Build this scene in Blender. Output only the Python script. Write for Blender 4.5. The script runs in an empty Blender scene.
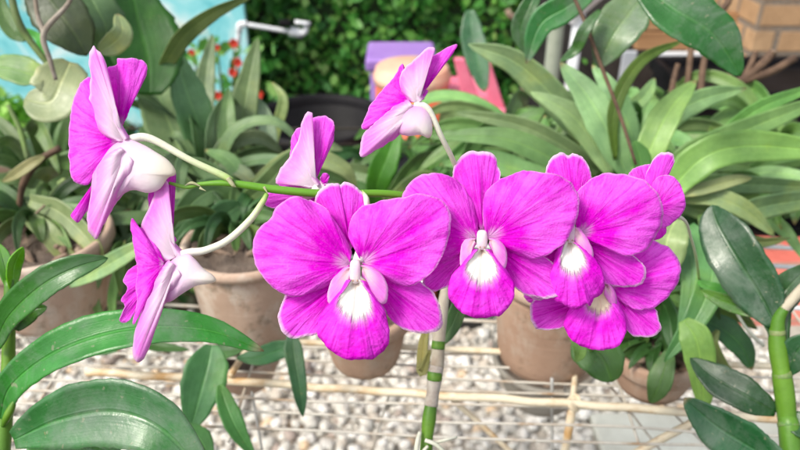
import bpy, math, random
from mathutils import Vector, noise
R = math.radians
random.seed(11)
S = bpy.context.scene
COL = S.collection
FPX = 693.0
PITCH = R(30)
CAM = Vector((0, 0, 1.25))
FW = Vector((0, math.cos(PITCH), -math.sin(PITCH)))
UP = Vector((0, math.sin(PITCH), math.cos(PITCH)))
RT = Vector((1, 0, 0))
RACKZ = CAM.z - 0.353

def P(x, y, d):
    return CAM + FW*d + RT*((x-400)/FPX*d) - UP*((y-225)/FPX*d)
def RAY(x, y):
    return FW + RT*((x-400)/FPX) - UP*((y-225)/FPX)
def PH(x, y, hor):
    r = RAY(x, y); return CAM + r*(hor/r.y)
def PZ(x, y, z):
    r = RAY(x, y); return CAM + r*((z-CAM.z)/r.z)

# ------------------------------------------------------------------ objects
WL = {}
def thing(name, label, cat, loc=(0, 0, 0), group=None):
    o = bpy.data.objects.new(name, None); COL.objects.link(o)
    o.location = loc; o.empty_display_size = 0.02
    o['label'] = label; o['category'] = cat
    if group: o['group'] = group
    WL[o.name] = Vector(loc)
    return o
def tag(o, label, cat, group=None, kind=None):
    o['label'] = label; o['category'] = cat
    if group: o['group'] = group
    if kind: o['kind'] = kind
    return o
def mesh(name, V, F, mat, parent=None, uv=None, smooth=True, color=None, loc=None, thick=0, subd=0, toff=0.0):
    me = bpy.data.meshes.new(name)
    if parent is not None: L = WL[parent.name]
    elif loc is not None: L = Vector(loc)
    else: L = Vector((0, 0, 0))
    me.from_pydata([tuple(Vector(v)-L) for v in V], [], F)
    if uv is not None:
        ul = me.uv_layers.new(name='UVMap')
        for lp in me.loops:
            ul.data[lp.index].uv = uv[lp.vertex_index]
    me.polygons.foreach_set('use_smooth', [smooth]*len(me.polygons))
    if mat: me.materials.append(mat)
    o = bpy.data.objects.new(name, me); COL.objects.link(o)
    if parent is not None:
        o.parent = parent; WL[o.name] = L
    else:
        o.location = L; WL[o.name] = L
    if color: o.color = (*color, 1)
    if thick:
        m = o.modifiers.new('thick', 'SOLIDIFY'); m.thickness = thick; m.offset = toff
    if subd:
        m = o.modifiers.new('sub', 'SUBSURF'); m.levels = subd; m.render_levels = subd
    me.update()
    return o

# ------------------------------------------------------------------ materials
class N:
    def __init__(s, name):
        s.m = bpy.data.materials.new(name); s.m.use_nodes = True
        s.t = s.m.node_tree; s.t.nodes.clear()
        s.out = s.n('ShaderNodeOutputMaterial')
    def n(s, ty, **k):
        nd = s.t.nodes.new(ty)
        for a, b in k.items():
            if a in nd.inputs.keys(): nd.inputs[a].default_value = b
            else: setattr(nd, a, b)
        return nd
    def l(s, a, b): s.t.links.new(a, b)
    def math(s, op, a, b=None, c=None, clamp=False):
        nd = s.n('ShaderNodeMath', operation=op); nd.use_clamp = clamp
        for i, v in enumerate((a, b, c)):
            if v is None: continue
            if isinstance(v, (int, float)): nd.inputs[i].default_value = v
            else: s.l(v, nd.inputs[i])
        return nd.outputs[0]
    def mix(s, f, a, b, mode='MIX'):
        nd = s.n('ShaderNodeMix', data_type='RGBA', blend_type=mode)
        for sock, v in ((nd.inputs[0], f), (nd.inputs[6], a), (nd.inputs[7], b)):
            if isinstance(v, (int, float)): sock.default_value = v
            elif isinstance(v, tuple): sock.default_value = (*v, 1) if len(v) == 3 else v
            else: s.l(v, sock)
        return nd.outputs[2]
    def ramp(s, f, stops, interp='LINEAR'):
        nd = s.n('ShaderNodeValToRGB'); cr = nd.color_ramp; cr.interpolation = interp
        while len(cr.elements) < len(stops): cr.elements.new(0.5)
        for e, (p, c) in zip(cr.elements, stops):
            e.position = p; e.color = (*c, 1) if not isinstance(c, (int, float)) else (c, c, c, 1)
        s.l(f, nd.inputs[0]); return nd.outputs[0]
    def noise(s, vec=None, scale=5, detail=3, rough=0.5, dist=0):
        nd = s.n('ShaderNodeTexNoise'); nd.inputs['Scale'].default_value = scale
        nd.inputs['Detail'].default_value = detail; nd.inputs['Roughness'].default_value = rough
        nd.inputs['Distortion'].default_value = dist
        if vec is not None: s.l(vec, nd.inputs['Vector'])
        return nd.outputs[0]
    def coord(s, which='Object'): return s.n('ShaderNodeTexCoord').outputs[which]
    def scaled(s, vec, sc):
        nd = s.n('ShaderNodeVectorMath', operation='MULTIPLY'); s.l(vec, nd.inputs[0])
        nd.inputs[1].default_value = sc; return nd.outputs[0]
    def bsdf(s, col, rough=0.5, spec=0.5, bump=None, bstr=0.3, bdist=0.001, trans=0, tcol=None, metal=0, sheen=0, coat=0):
        b = s.n('ShaderNodeBsdfPrincipled')
        if isinstance(col, tuple): b.inputs['Base Color'].default_value = (*col, 1)
        else: s.l(col, b.inputs['Base Color'])
        if isinstance(rough, (int, float)): b.inputs['Roughness'].default_value = rough
        else: s.l(rough, b.inputs['Roughness'])
        b.inputs['Specular IOR Level'].default_value = spec
        b.inputs['Metallic'].default_value = metal
        b.inputs['Sheen Weight'].default_value = sheen
        b.inputs['Coat Weight'].default_value = coat
        bn = None
        if bump is not None:
            bp = s.n('ShaderNodeBump'); bp.inputs['Strength'].default_value = bstr
            bp.inputs['Distance'].default_value = bdist
            s.l(bump, bp.inputs['Height']); bn = bp.outputs[0]; s.l(bn, b.inputs['Normal'])
        res = b.outputs[0]
        if trans:
            t = s.n('ShaderNodeBsdfTranslucent')
            src = tcol if tcol is not None else col
            if isinstance(src, tuple): t.inputs[0].default_value = (*src, 1)
            else: s.l(src, t.inputs[0])
            if bn is not None: s.l(bn, t.inputs['Normal'])
            mx = s.n('ShaderNodeMixShader'); mx.inputs[0].default_value = trans
            s.l(res, mx.inputs[1]); s.l(t.outputs[0], mx.inputs[2]); res = mx.outputs[0]
        s.l(res, s.out.inputs[0])
        return s.m

def uvsep(n):
    u = n.n('ShaderNodeUVMap'); sp = n.n('ShaderNodeSeparateXYZ'); n.l(u.outputs[0], sp.inputs[0])
    return u.outputs[0], sp.outputs[0], sp.outputs[1]

def leaf_mat(name='leaf', rough=0.42):
    n = N(name)
    uv, u, v = uvsep(n)
    oi = n.n('ShaderNodeObjectInfo'); base = oi.outputs['Color']; rnd = oi.outputs['Random']
    co = n.coord('Object')
    big = n.noise(co, 38, 4, 0.6)
    fine = n.noise(co, 320, 3, 0.6)
    stre = n.noise(n.scaled(uv, (34, 2.2, 1)), 1, 3, 0.6)
    c = n.mix(n.ramp(big, [(0.3, 0.0), (0.72, 0.8)]), n.mix(1.0, base, (0.72, 0.80, 0.62), 'MULTIPLY'), n.mix(1.0, base, (1.5, 1.42, 1.15), 'MULTIPLY'))
    c = n.mix(n.ramp(stre, [(0.35, 0.18 if name == 'leaf_gloss' else 0.3), (0.65, 0.0)]), c, n.mix(1.0, c, (0.45, 0.62, 0.42), 'MULTIPLY'))
    # waxy bloom
    c = n.mix(n.ramp(n.noise(co, 70, 4, 0.7), [(0.45, 0), (0.72, 0.6)]), c, n.mix(1.0, n.mix(1.0, c, (1.35, 1.3, 1.4), 'MULTIPLY'), (0.016, 0.022, 0.018), 'ADD'))
    c = n.mix(n.ramp(n.noise(co, 13, 4, 0.65), [(0.55, 0), (0.72, 0.55)]), c, n.mix(1.0, c, (1.75, 1.3, 0.6), 'MULTIPLY'))
    # midrib
    au = n.math('ABSOLUTE', n.math('SUBTRACT', u, 0.5))
    rib = n.ramp(au, [(0.0, 1.0), (0.022, 0.7), (0.05, 0.0)])
    c = n.mix(n.math('MULTIPLY', rib, 0.5), c, n.mix(1.0, n.mix(1.0, c, (1.6, 1.5, 1.4), 'MULTIPLY'), (0.02, 0.03, 0.01), 'ADD'))
    # dry tip
    tipf = n.math('MULTIPLY', n.ramp(n.math('ADD', v, n.math('MULTIPLY', n.math('SUBTRACT', fine, 0.5), 0.05)), [(0.95, 0.0), (0.99, 1.0)]),
                  n.ramp(rnd, [(0.6, 0.0), (0.62, 0.8)]))
    c = n.mix(tipf, c, (0.36, 0.24, 0.12))
    # specks
    sp = n.ramp(n.noise(co, 520, 1, 0.5), [(0.72, 0.0), (0.76, 0.6)])
    c = n.mix(n.math('MULTIPLY', sp, n.ramp(big, [(0.45, 0), (0.6, 1)])), c, (0.22, 0.17, 0.08))
    hsv = n.n('ShaderNodeHueSaturation'); n.l(c, hsv.inputs['Color'])
    n.l(n.math('ADD', n.math('MULTIPLY', rnd, 0.03), 0.485), hsv.inputs['Hue'])
    n.l(n.math('ADD', n.math('MULTIPLY', rnd, 0.4), 0.8), hsv.inputs['Value']); hsv.inputs['Saturation'].default_value = 1.08
    c = hsv.outputs[0]
    if name == 'leaf_gloss':
        dm = n.ramp(n.noise(co, 26, 6, 0.72, 0.5), [(0.46, 0.0), (0.66, 0.55)])
        c = n.mix(dm, c, (0.22, 0.27, 0.22))
        c = n.mix(n.ramp(n.noise(co, 300, 2, 0.5), [(0.68, 0.0), (0.74, 0.6)]), c, (0.30, 0.30, 0.2))
    bmp = n.math('ADD', n.math('MULTIPLY', stre, 0.2 if name == 'leaf_gloss' else 0.5), n.math('MULTIPLY', fine, 0.4))
    bmp = n.math('SUBTRACT', bmp, n.math('MULTIPLY', rib, 0.8))
    rr = n.ramp(n.noise(co, 60, 3, 0.6), [(0.3, rough-0.1), (0.7, rough+0.15)])
    tc = n.mix(1.0, c, (1.0, 1.15, 0.35), 'MULTIPLY')
    return n.bsdf(c, rr, 0.6, bmp, 0.6, 0.0008, trans=0.26, tcol=tc)

def petal_mat(name, deep, light, rim, rimw=0.04, rimcol=(0.92, 0.72, 0.9), pale=None, pale_pos=0.0, veincol=(0.55, 0.0, 0.5), bstr=0.7, trans=0.42):
    """v: 0 at the base, 1 at the edge; u: round the petal"""
    n = N(name)
    uv, u, v = uvsep(n)
    co = n.coord('Object')
    st = n.noise(n.scaled(uv, (46, 2.6, 1)), 1, 4, 0.65, 0.25)
    st2 = n.noise(n.scaled(uv, (15, 1.5, 1)), 1, 2, 0.5, 0.3)
    big = n.noise(co, 75, 3, 0.55)
    cells = n.n('ShaderNodeTexVoronoi'); cells.inputs['Scale'].default_value = 1300; n.l(co, cells.inputs['Vector'])
    f = n.math('ADD', n.math('MULTIPLY', v, 0.65), n.math('MULTIPLY', n.math('SUBTRACT', big, 0.5), 1.1))
    f = n.math('ADD', f, n.math('MULTIPLY', n.math('SUBTRACT', st2, 0.5), 0.9))
    c = n.mix(n.ramp(f, [(0.15, 0.0), (0.62, 1.0)]), deep, light)
    vf = n.ramp(st, [(0.36, 0.75), (0.5, 0.0)])
    c = n.mix(n.math('MULTIPLY', vf, 0.8), c, veincol)
    c = n.mix(n.ramp(n.noise(co, 240, 4, 0.7), [(0.45, 0), (0.7, 0.4)]), c, n.mix(1.0, c, (0.82, 0.5, 0.80), 'MULTIPLY'))
    c = n.mix(n.ramp(n.noise(co, 900, 2, 0.5), [(0.58, 0.0), (0.75, 0.13)]), c, (0.96, 0.45, 0.95))
    if pale is not None:
        pf = n.ramp(n.math('ADD', v, n.math('MULTIPLY', n.math('SUBTRACT', st, 0.5), 0.3)), [(pale_pos*0.25, 1.0), (pale_pos, 0.0)], 'EASE')
        c = n.mix(pf, c, pale)
    if rim:
        rf = n.ramp(n.math('ADD', v, n.math('MULTIPLY', n.math('SUBTRACT', big, 0.5), 0.04)), [(1-rimw*1.6, 0.0), (1-rimw*0.3, rim)])
        c = n.mix(rf, c, rimcol)
    bmp = n.math('ADD', n.math('MULTIPLY', st, 0.8), n.math('MULTIPLY', st2, 1.4))
    bmp = n.math('ADD', bmp, n.math('MULTIPLY', cells.outputs[0], 0.22))
    return n.bsdf(c, 0.55, 0.14, bmp, bstr, 0.0010, trans=trans)

M = {}
M['leaf'] = leaf_mat('leaf', 0.42)
M['leaf_gloss'] = leaf_mat('leaf_gloss', 0.3)
DEEP = (0.84, 0.0, 0.74); LIGHT = (0.96, 0.16, 0.92)
M['petal'] = petal_mat('petal', DEEP, LIGHT, 0.4, 0.016, pale=(0.90, 0.50, 0.86), pale_pos=0.2, veincol=(0.66, 0.0, 0.60))
M['sepal'] = petal_mat('sepal', (0.84, 0.002, 0.74), (0.95, 0.13, 0.91), 0.95, 0.034, pale=(0.88, 0.45, 0.84), pale_pos=0.12, veincol=(0.62, 0.0, 0.56))
M['outer'] = petal_mat('sepal_outer', (0.80, 0.12, 0.73), (0.88, 0.28, 0.83), 0.7, 0.04, pale=(0.88, 0.74, 0.84), pale_pos=1.0, veincol=(0.82, 0.34, 0.77), bstr=0.22)
M['spur'] = petal_mat('spur', (0.80, 0.40, 0.74), (0.80, 0.48, 0.74), 0.0, 0.05, pale=(0.80, 0.74, 0.66), pale_pos=1.0, veincol=(0.74, 0.34, 0.66))

def spur_mat():
    n = N('spur'); uv, u, v = uvsep(n); co = n.coord('Object')
    vv = n.math('ADD', v, n.math('MULTIPLY', n.math('SUBTRACT', n.noise(co, 90, 3, 0.6), 0.5), 0.22))
    c = n.ramp(vv, [(0.0, (0.80, 0.76, 0.58)), (0.3, (0.86, 0.80, 0.78)), (0.55, (0.88, 0.68, 0.83)), (0.95, (0.84, 0.34, 0.78))])
    return n.bsdf(c, 0.45, 0.3, n.noise(co, 500, 3, 0.6), 0.3, 0.0005, trans=0.3)
M['spur'] = spur_mat()
def lip_mat(name, thr, yell=0.0):
    n = N(name)
    uv, u, v = uvsep(n); co = n.coord('Object')
    st = n.noise(n.scaled(uv, (60, 1.5, 1)), 1, 3, 0.6)
    st2 = n.noise(n.scaled(uv, (16, 1.2, 1)), 1, 2, 0.5, 0.3)
    big = n.noise(co, 110, 3, 0.6)
    c = n.mix(n.ramp(big, [(0.3, 0), (0.65, 1)]), (0.84, 0.0, 0.74), (0.95, 0.09, 0.90))
    c = n.mix(n.ramp(st, [(0.36, 0.7), (0.5, 0.0)]), c, (0.56, 0.0, 0.48))
    c = n.mix(n.ramp(st2, [(0.4, 0.4), (0.56, 0.0)]), c, (0.66, 0.0, 0.56))
    e = n.math('ADD', v, n.math('MULTIPLY', n.math('SUBTRACT', st, 0.5), 0.22))
    # the white reaches farthest along the middle of the lip
    au = n.math('ABSOLUTE', n.math('SUBTRACT', u, 0.5))
    e = n.math('ADD', e, n.math('MULTIPLY', au, 0.18))
    pf = n.ramp(e, [(thr-0.02, 0.75), (thr+0.16, 0.0)], 'EASE')
    c = n.mix(pf, c, (0.88, 0.42, 0.82))
    wf = n.ramp(e, [(thr-0.05, 1.0), (thr+0.06, 0.0)], 'EASE')
    c = n.mix(wf, c, (0.90, 0.87-0.1*yell, 0.83-0.25*yell))
    c = n.mix(n.math('MULTIPLY', n.ramp(v, [(0.02, 1.0), (0.16, 0.0)]), 0.75), c, (0.62, 0.40, 0.28))
    bmp = n.math('ADD', n.math('MULTIPLY', st2, 0.5), n.math('MULTIPLY', big, 0.9))
    bmp = n.math('MULTIPLY', n.math('ADD', bmp, n.math('MULTIPLY', n.noise(co, 380, 3, 0.6), 0.7)), n.ramp(wf, [(0.0, 1.0), (1.0, 0.25)]))
    return n.bsdf(c, 0.5, 0.16, bmp, 0.9, 0.0011, trans=0.3)
M['lip'] = lip_mat('lip', 0.50)
M['lip_cream'] = lip_mat('lip_cream', 0.42, 1.0)

def simple(name, col, col2=None, scale=20, rough=0.5, bstr=0.3, bdist=0.001, spec=0.4, stretch=(1, 1, 1), trans=0, lo=0.35, hi=0.65, metal=0, fine=6):
    n = N(name); co = n.scaled(n.coord('Object'), stretch)
    a = n.noise(co, scale, 5, 0.62); b = n.noise(co, scale*fine, 3, 0.6)
    c2 = col2 if col2 else tuple(x*0.75 for x in col)
    c = n.mix(n.ramp(a, [(lo, 0.0), (hi, 1.0)]), col, c2)
    c = n.mix(n.ramp(b, [(0.55, 0.0), (0.75, 0.3)]), c, tuple(x*0.5 for x in col))
    h = n.math('ADD', a, n.math('MULTIPLY', b, 0.4))
    return n.bsdf(c, rough, spec, h, bstr, bdist, trans=trans, metal=metal)
M['column'] = simple('column', (0.88, 0.80, 0.78), (0.86, 0.62, 0.78), 160, 0.45, trans=0.3)
M['lobe'] = petal_mat('lobe', (0.90, 0.16, 0.82), (0.92, 0.36, 0.85), 0.5, 0.08, pale=(0.90, 0.66, 0.72), pale_pos=0.8, veincol=(0.84, 0.2, 0.76), bstr=.25)
M['anther'] = simple('anther', (0.30, 0.12, 0.08), (0.55, 0.35, 0.2), 400, 0.5)

def grad_tube_mat(name, stops, rough=0.42):
    n = N(name); uv, u, v = uvsep(n); co = n.coord('Object')
    s = n.noise(n.scaled(uv, (8, 30, 1)), 1, 3, 0.6)
    vv = n.math('ADD', v, n.math('MULTIPLY', n.math('SUBTRACT', n.noise(co, 90, 3, 0.6), 0.5), 0.12))
    c = n.ramp(vv, stops)
    c = n.mix(n.ramp(s, [(0.5, 0), (0.75, 0.35)]), c, n.mix(1.0, c, (0.55, 0.6, 0.5), 'MULTIPLY'))
    return n.bsdf(c, rough, 0.5, n.noise(co, 600, 3, 0.6), 0.25, 0.0004, trans=0.15)
G1 = (0.13, 0.34, 0.02); G2 = (0.22, 0.46, 0.04); WH = (0.74, 0.76, 0.58)
M['stem'] = grad_tube_mat('stem', [(0, (0.20, 0.42, 0.05)), (0.3, G1), (0.6, G1), (1, (0.16, 0.36, 0.04))])
M['pedicel'] = grad_tube_mat('pedicel', [(0, (0.22, 0.42, 0.06)), (0.12, (0.45, 0.6, 0.2)), (0.4, WH), (1, (0.80, 0.76, 0.72))])
M['cane'] = grad_tube_mat('cane', [(0, (0.07, 0.20, 0.015)), (0.5, (0.13, 0.28, 0.02)), (1, (0.08, 0.21, 0.02))])
M['cane_dry'] = simple('cane_dry', (0.55, 0.52, 0.40), (0.30, 0.24, 0.17), 60, 0.7, stretch=(1, 1, 0.25))
M['node'] = simple('node', (0.06, 0.17, 0.03), (0.2, 0.24, 0.09), 120, 0.5)
M['cane_brown'] = simple('cane_brown', (0.30, 0.25, 0.20), (0.5, 0.47, 0.4), 90, 0.7)
M['bract'] = simple('bract', (0.62, 0.60, 0.40), (0.4, 0.42, 0.2), 200, 0.6, trans=0.3)
M['root'] = simple('root', (0.62, 0.62, 0.52), (0.42, 0.45, 0.34), 120, 0.65)
M['twig'] = simple('twig', (0.07, 0.04, 0.025), (0.15, 0.09, 0.055), 60, 0.75, 0.6, 0.002)
M['twig_grey'] = simple('twig_grey', (0.36, 0.32, 0.27), (0.2, 0.16, 0.12), 60, 0.8, 0.6, 0.002)
M['twig_green'] = simple('twig_green', (0.16, 0.26, 0.06), (0.10, 0.14, 0.05), 40, 0.6)
M['bamboo'] = simple('rod_cream', (0.70, 0.62, 0.46), (0.50, 0.30, 0.12), 40, 0.55, 0.5, 0.001, stretch=(0.6, 1, 1), lo=0.5, hi=0.66)
M['wire'] = simple('wire', (0.55, 0.52, 0.45), (0.36, 0.24, 0.14), 34, 0.5, 0.3, 0.0006, lo=0.5, hi=0.68)
M['wire_dark'] = simple('wire_dark', (0.02, 0.02, 0.015), (0.04, 0.03, 0.02), 40, 0.8)
M['wire_grey'] = simple('wire_grey', (0.42, 0.42, 0.40), (0.3, 0.3, 0.28), 40, 0.5)

def pot_mat(name, a, b, c3):
    n = N(name); co = n.coord('Object')
    w = n.noise(n.scaled(co, (3, 3, 160)), 1, 3, 0.6)
    st = n.noise(co, 22, 4, 0.6); f = n.noise(co, 260, 3, 0.6)
    c = n.mix(n.ramp(st, [(0.35, 0), (0.68, 1)]), a, b)
    c = n.mix(n.ramp(n.noise(n.scaled(co, (1, 1, 0.6)), 45, 5, 0.7), [(0.50, 0.0), (0.62, 0.75)]), c, c3)
    c = n.mix(n.ramp(n.noise(co, 30, 5, 0.75), [(0.58, 0.0), (0.68, 0.6)]), c, (0.12, 0.10, 0.06))
    c = n.mix(n.ramp(f, [(0.55, 0), (0.8, 0.25)]), c, (0.16, 0.10, 0.06))
    h = n.math('ADD', n.math('MULTIPLY', w, 1.0), n.math('MULTIPLY', f, 0.25))
    return n.bsdf(c, 0.82, 0.2, h, 0.5, 0.0012)
M['pot'] = pot_mat('terracotta', (0.44, 0.31, 0.23), (0.54, 0.40, 0.31), (0.58, 0.50, 0.42))
M['pot_brown'] = pot_mat('terracotta_brown', (0.34, 0.22, 0.155), (0.42, 0.29, 0.21), (0.42, 0.33, 0.26))
M['pot_shade'] = pot_mat('clay_shade_painted', (0.10, 0.07, 0.045), (0.15, 0.10, 0.07), (0.14, 0.13, 0.08))  # terracotta darkened for the back pots, their shade put into the colour
M['pot_grey'] = pot_mat('plastic_grey', (0.30, 0.285, 0.25), (0.36, 0.33, 0.28), (0.24, 0.20, 0.16))
M['pot_black'] = simple('plastic_black', (0.004, 0.004, 0.005), (0.010, 0.009, 0.011), 12, 0.55, 0.2, 0.002, spec=0.15)
M['soil'] = simple('substrate', (0.09, 0.065, 0.05), (0.17, 0.13, 0.10), 90, 0.9, 0.9, 0.004)
M['husk'] = simple('husk', (0.17, 0.11, 0.075), (0.30, 0.23, 0.17), 60, 0.9, 0.7, 0.002)
M['white_plastic'] = simple('white_plastic', (0.72, 0.74, 0.76), (0.62, 0.64, 0.66), 8, 0.4, 0.1)
M['purple'] = simple('purple_plastic', (0.30, 0.16, 0.50), (0.36, 0.22, 0.56), 9, 0.4, 0.1)
M['red_plastic'] = simple('red_plastic', (0.66, 0.09, 0.05), (0.72, 0.15, 0.07), 9, 0.4, 0.1)
M['peach'] = simple('peach_plastic', (0.74, 0.36, 0.24), (0.70, 0.50, 0.36), 9, 0.45, 0.1)
M['pink'] = simple('pink_plastic', (0.76, 0.14, 0.24), (0.80, 0.22, 0.32), 9, 0.4, 0.1)
M['flower_red'] = simple('flower_red', (0.88, 0.09, 0.04), (0.8, 0.05, 0.04), 60, 0.5, trans=0.3)
M['post_grey'] = simple('post_grey', (0.28, 0.33, 0.25), (0.36, 0.40, 0.32), 12, 0.7)
M['dark_fill'] = simple('dark_fill', (0.018, 0.017, 0.016), (0.04, 0.037, 0.034), 6, 0.8)
M['slab'] = simple('slab', (0.56, 0.58, 0.52), (0.42, 0.42, 0.36), 5, 0.7, 0.4, 0.003)
M['metal_grey'] = simple('metal_grey', (0.35, 0.38, 0.42), (0.5, 0.52, 0.55), 10, 0.5)

def wood_mat():
    n = N('wood'); co = n.coord('Object')
    g = n.noise(n.scaled(co, (2, 30, 30)), 1, 4, 0.6, 0.4)
    c = n.ramp(g, [(0.3, (0.27, 0.14, 0.065)), (0.55, (0.38, 0.21, 0.10)), (0.75, (0.46, 0.28, 0.15))])
    return n.bsdf(c, 0.6, 0.3, g, 0.4, 0.003)
M['wood'] = wood_mat()

def brick_mat(name, c1, c2, mortar, bw, bh, scale=1.0, vec='wall', ms=0.012, odd=None):
    n = N(name); co = n.coord('Object')
    if vec == 'wall':
        sp = n.n('ShaderNodeSeparateXYZ'); n.l(co, sp.inputs[0])
        cb = n.n('ShaderNodeCombineXYZ'); n.l(n.math('ADD', sp.outputs[0], sp.outputs[1]), cb.inputs[0]); n.l(sp.outputs[2], cb.inputs[1])
        v = cb.outputs[0]
    else: v = co
    br = n.n('ShaderNodeTexBrick'); n.l(v, br.inputs['Vector'])
    br.inputs['Scale'].default_value = 1; br.inputs['Brick Width'].default_value = bw
    br.inputs['Row Height'].default_value = bh; br.inputs['Mortar Size'].default_value = ms
    br.inputs['Mortar Smooth'].default_value = 0.3; br.inputs['Bias'].default_value = 0
    br.inputs['Color1'].default_value = (*c1, 1); br.inputs['Color2'].default_value = (*c2, 1); br.inputs['Mortar'].default_value = (*mortar, 1)
    nz = n.noise(co, 14, 5, 0.65); f = n.noise(co, 90, 4, 0.6)
    c = n.mix(n.ramp(nz, [(0.4, 0), (0.7, 0.5)]), br.outputs[0], tuple(x*0.6 for x in c1))
    c = n.mix(n.ramp(f, [(0.5, 0), (0.8, 0.35)]), c, tuple(min(1, x*1.5) for x in c2))
    h = n.math('ADD', n.math('MULTIPLY', br.outputs[1], -1.0), n.math('MULTIPLY', f, 0.35))
    return n.bsdf(c, 0.85, 0.2, h, 0.7, 0.006)
M['brick_tan'] = brick_mat('brick_tan', (0.42, 0.25, 0.13), (0.50, 0.33, 0.19), (0.20, 0.17, 0.14), 0.165, 0.09, ms=.012)
M['brick_red'] = brick_mat('brick_red', (0.58, 0.13, 0.10), (0.66, 0.20, 0.15), (0.34, 0.22, 0.17), 0.2, 0.1, vec='floor')

def mural_mat():
    n = N('turquoise_paint'); co = n.coord('Object')
    a = n.noise(co, 5.5, 5, 0.65, 0.6)
    c = n.ramp(a, [(0.3, (0.10, 0.50, 0.56)), (0.5, (0.28, 0.70, 0.74)), (0.66, (0.72, 0.86, 0.86))])
    c = n.mix(n.ramp(n.noise(co, 9, 3, 0.5), [(0.6, 0), (0.7, 0.7)]), c, (0.66, 0.70, 0.55))
    return n.bsdf(c, 0.6, 0.3, n.noise(co, 30, 4, 0.6), 0.2, 0.004)
M['mural'] = mural_mat()

def ground_mat():
    n = N('ground'); co = n.coord('Object')
    a = n.noise(co, 3, 6, 0.65); v = n.n('ShaderNodeTexVoronoi'); v.inputs['Scale'].default_value = 34; n.l(co, v.inputs['Vector'])
    c = n.ramp(a, [(0.35, (0.035, 0.03, 0.018)), (0.55, (0.08, 0.06, 0.04)), (0.7, (0.14, 0.11, 0.08))])
    c = n.mix(0.35, c, v.outputs['Color'], 'MULTIPLY')
    return n.bsdf(c, 0.9, 0.2, v.outputs[0], 0.8, 0.01)
M['ground'] = ground_mat()

def stone_mat():
    n = N('gravel'); co = n.coord('Object')
    g = n.n('ShaderNodeNewGeometry'); rnd = g.outputs['Random Per Island']
    c = n.ramp(rnd, [(0.0, (0.58, 0.56, 0.50)), (0.30, (0.68, 0.66, 0.61)), (0.55, (0.50, 0.48, 0.43)), (0.76, (0.48, 0.43, 0.36)), (0.86, (0.60, 0.44, 0.28)), (0.90, (0.36, 0.29, 0.25)), (0.94, (0.72, 0.70, 0.65))], 'CONSTANT')
    c = n.mix(n.ramp(n.noise(co, 60, 5, 0.7), [(0.45, 0), (0.72, 0.55)]), c, (0.40, 0.34, 0.28))
    return n.bsdf(c, 0.65, 0.35, n.noise(co, 160, 4, 0.6), 0.4, 0.002)
M['stone'] = stone_mat()

def foliage_mat(name, stops, trans=0.3):
    n = N(name); g = n.n('ShaderNodeNewGeometry'); co = n.coord('Object')
    c = n.ramp(g.outputs['Random Per Island'], stops)
    c = n.mix(n.ramp(n.noise(co, 2.3, 3, 0.6), [(0.4, 0), (0.65, 0.6)]), c, n.mix(1.0, c, (0.6, 0.75, 0.8), 'MULTIPLY'))
    return n.bsdf(c, 0.45, 0.4, trans=trans)
M['hedge'] = foliage_mat('hedge_leaf', [(0, (0.04, 0.18, 0.03)), (0.5, (0.08, 0.30, 0.045)), (0.85, (0.17, 0.40, 0.07)), (1, (0.30, 0.46, 0.12))])
M['weeds'] = foliage_mat('weed_leaf', [(0, (0.02, 0.06, 0.015)), (0.6, (0.05, 0.12, 0.03)), (0.85, (0.10, 0.18, 0.05)), (1, (0.12, 0.08, 0.05))])
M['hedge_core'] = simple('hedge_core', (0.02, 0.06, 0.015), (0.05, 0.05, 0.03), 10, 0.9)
M['lime'] = foliage_mat('lime_leaf', [(0, (0.14, 0.38, 0.03)), (0.6, (0.22, 0.52, 0.05)), (1, (0.34, 0.60, 0.12))])

# ------------------------------------------------------------------ shape helpers
def crom(pts, n, closed=False):
    """Catmull-Rom through pts (lists of equal length), n samples"""
    k = len(pts); out = []
    segs = k if closed else k-1
    for i in range(n):
        t = i/(n if closed else (n-1))*segs
        s = min(int(t), segs-1); f = t-s
        def g(j):
            if closed: return pts[j % k]
            if j < 0: return [2*a-b for a, b in zip(pts[0], pts[1])]
            if j >= k: return [2*a-b for a, b in zip(pts[-1], pts[-2])]
            return pts[j]
        p0, p1, p2, p3 = g(s-1), g(s), g(s+1), g(s+2)
        out.append([0.5*((2*b)+(c-a)*f+(2*a-5*b+4*c-d)*f*f+(-a+3*b-3*c+d)*f**3) for a, b, c, d in zip(p0, p1, p2, p3)])
    return out

def tube_data(pts, rad, seg=10, n=None, V=None, F=None, UV=None, cap=True):
    """pts: world Vectors; rad: list of radii"""
    if V is None: V, F, UV = [], [], []
    n = n or max(8, len(pts)*5)
    q = crom([[*p, r] for p, r in zip(pts, rad)], n) if len(pts) > 2 else [[*(pts[0].lerp(pts[1], i/(n-1))), rad[0]+(rad[1]-rad[0])*i/(n-1)] for i in range(n)]
    b = len(V); prev = None
    for i, w in enumerate(q):
        p = Vector(w[:3]); a = Vector(q[max(0, i-1)][:3]); c = Vector(q[min(n-1, i+1)][:3])
        t = (c-a).normalized()
        if prev is None:
            s = t.cross(Vector((0.3, 0.2, 1))).normalized()
            if s.length < 0.5: s = t.cross(Vector((1, 0, 0))).normalized()
        else:
            s = (prev - t*prev.dot(t)).normalized()
        prev = s; u = t.cross(s)
        for k in range(seg):
            an = 2*math.pi*k/seg
            V.append(p+(s*math.cos(an)+u*math.sin(an))*max(w[3], 1e-5)); UV.append((k/seg, i/(n-1)))
    for i in range(n-1):
        for k in range(seg):
            F.append((b+i*seg+k, b+i*seg+(k+1) % seg, b+(i+1)*seg+(k+1) % seg, b+(i+1)*seg+k))
    if cap:
        F.append(tuple(b+k for k in range(seg))[::-1]); F.append(tuple(b+(n-1)*seg+k for k in range(seg)))
    return V, F, UV
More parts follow.
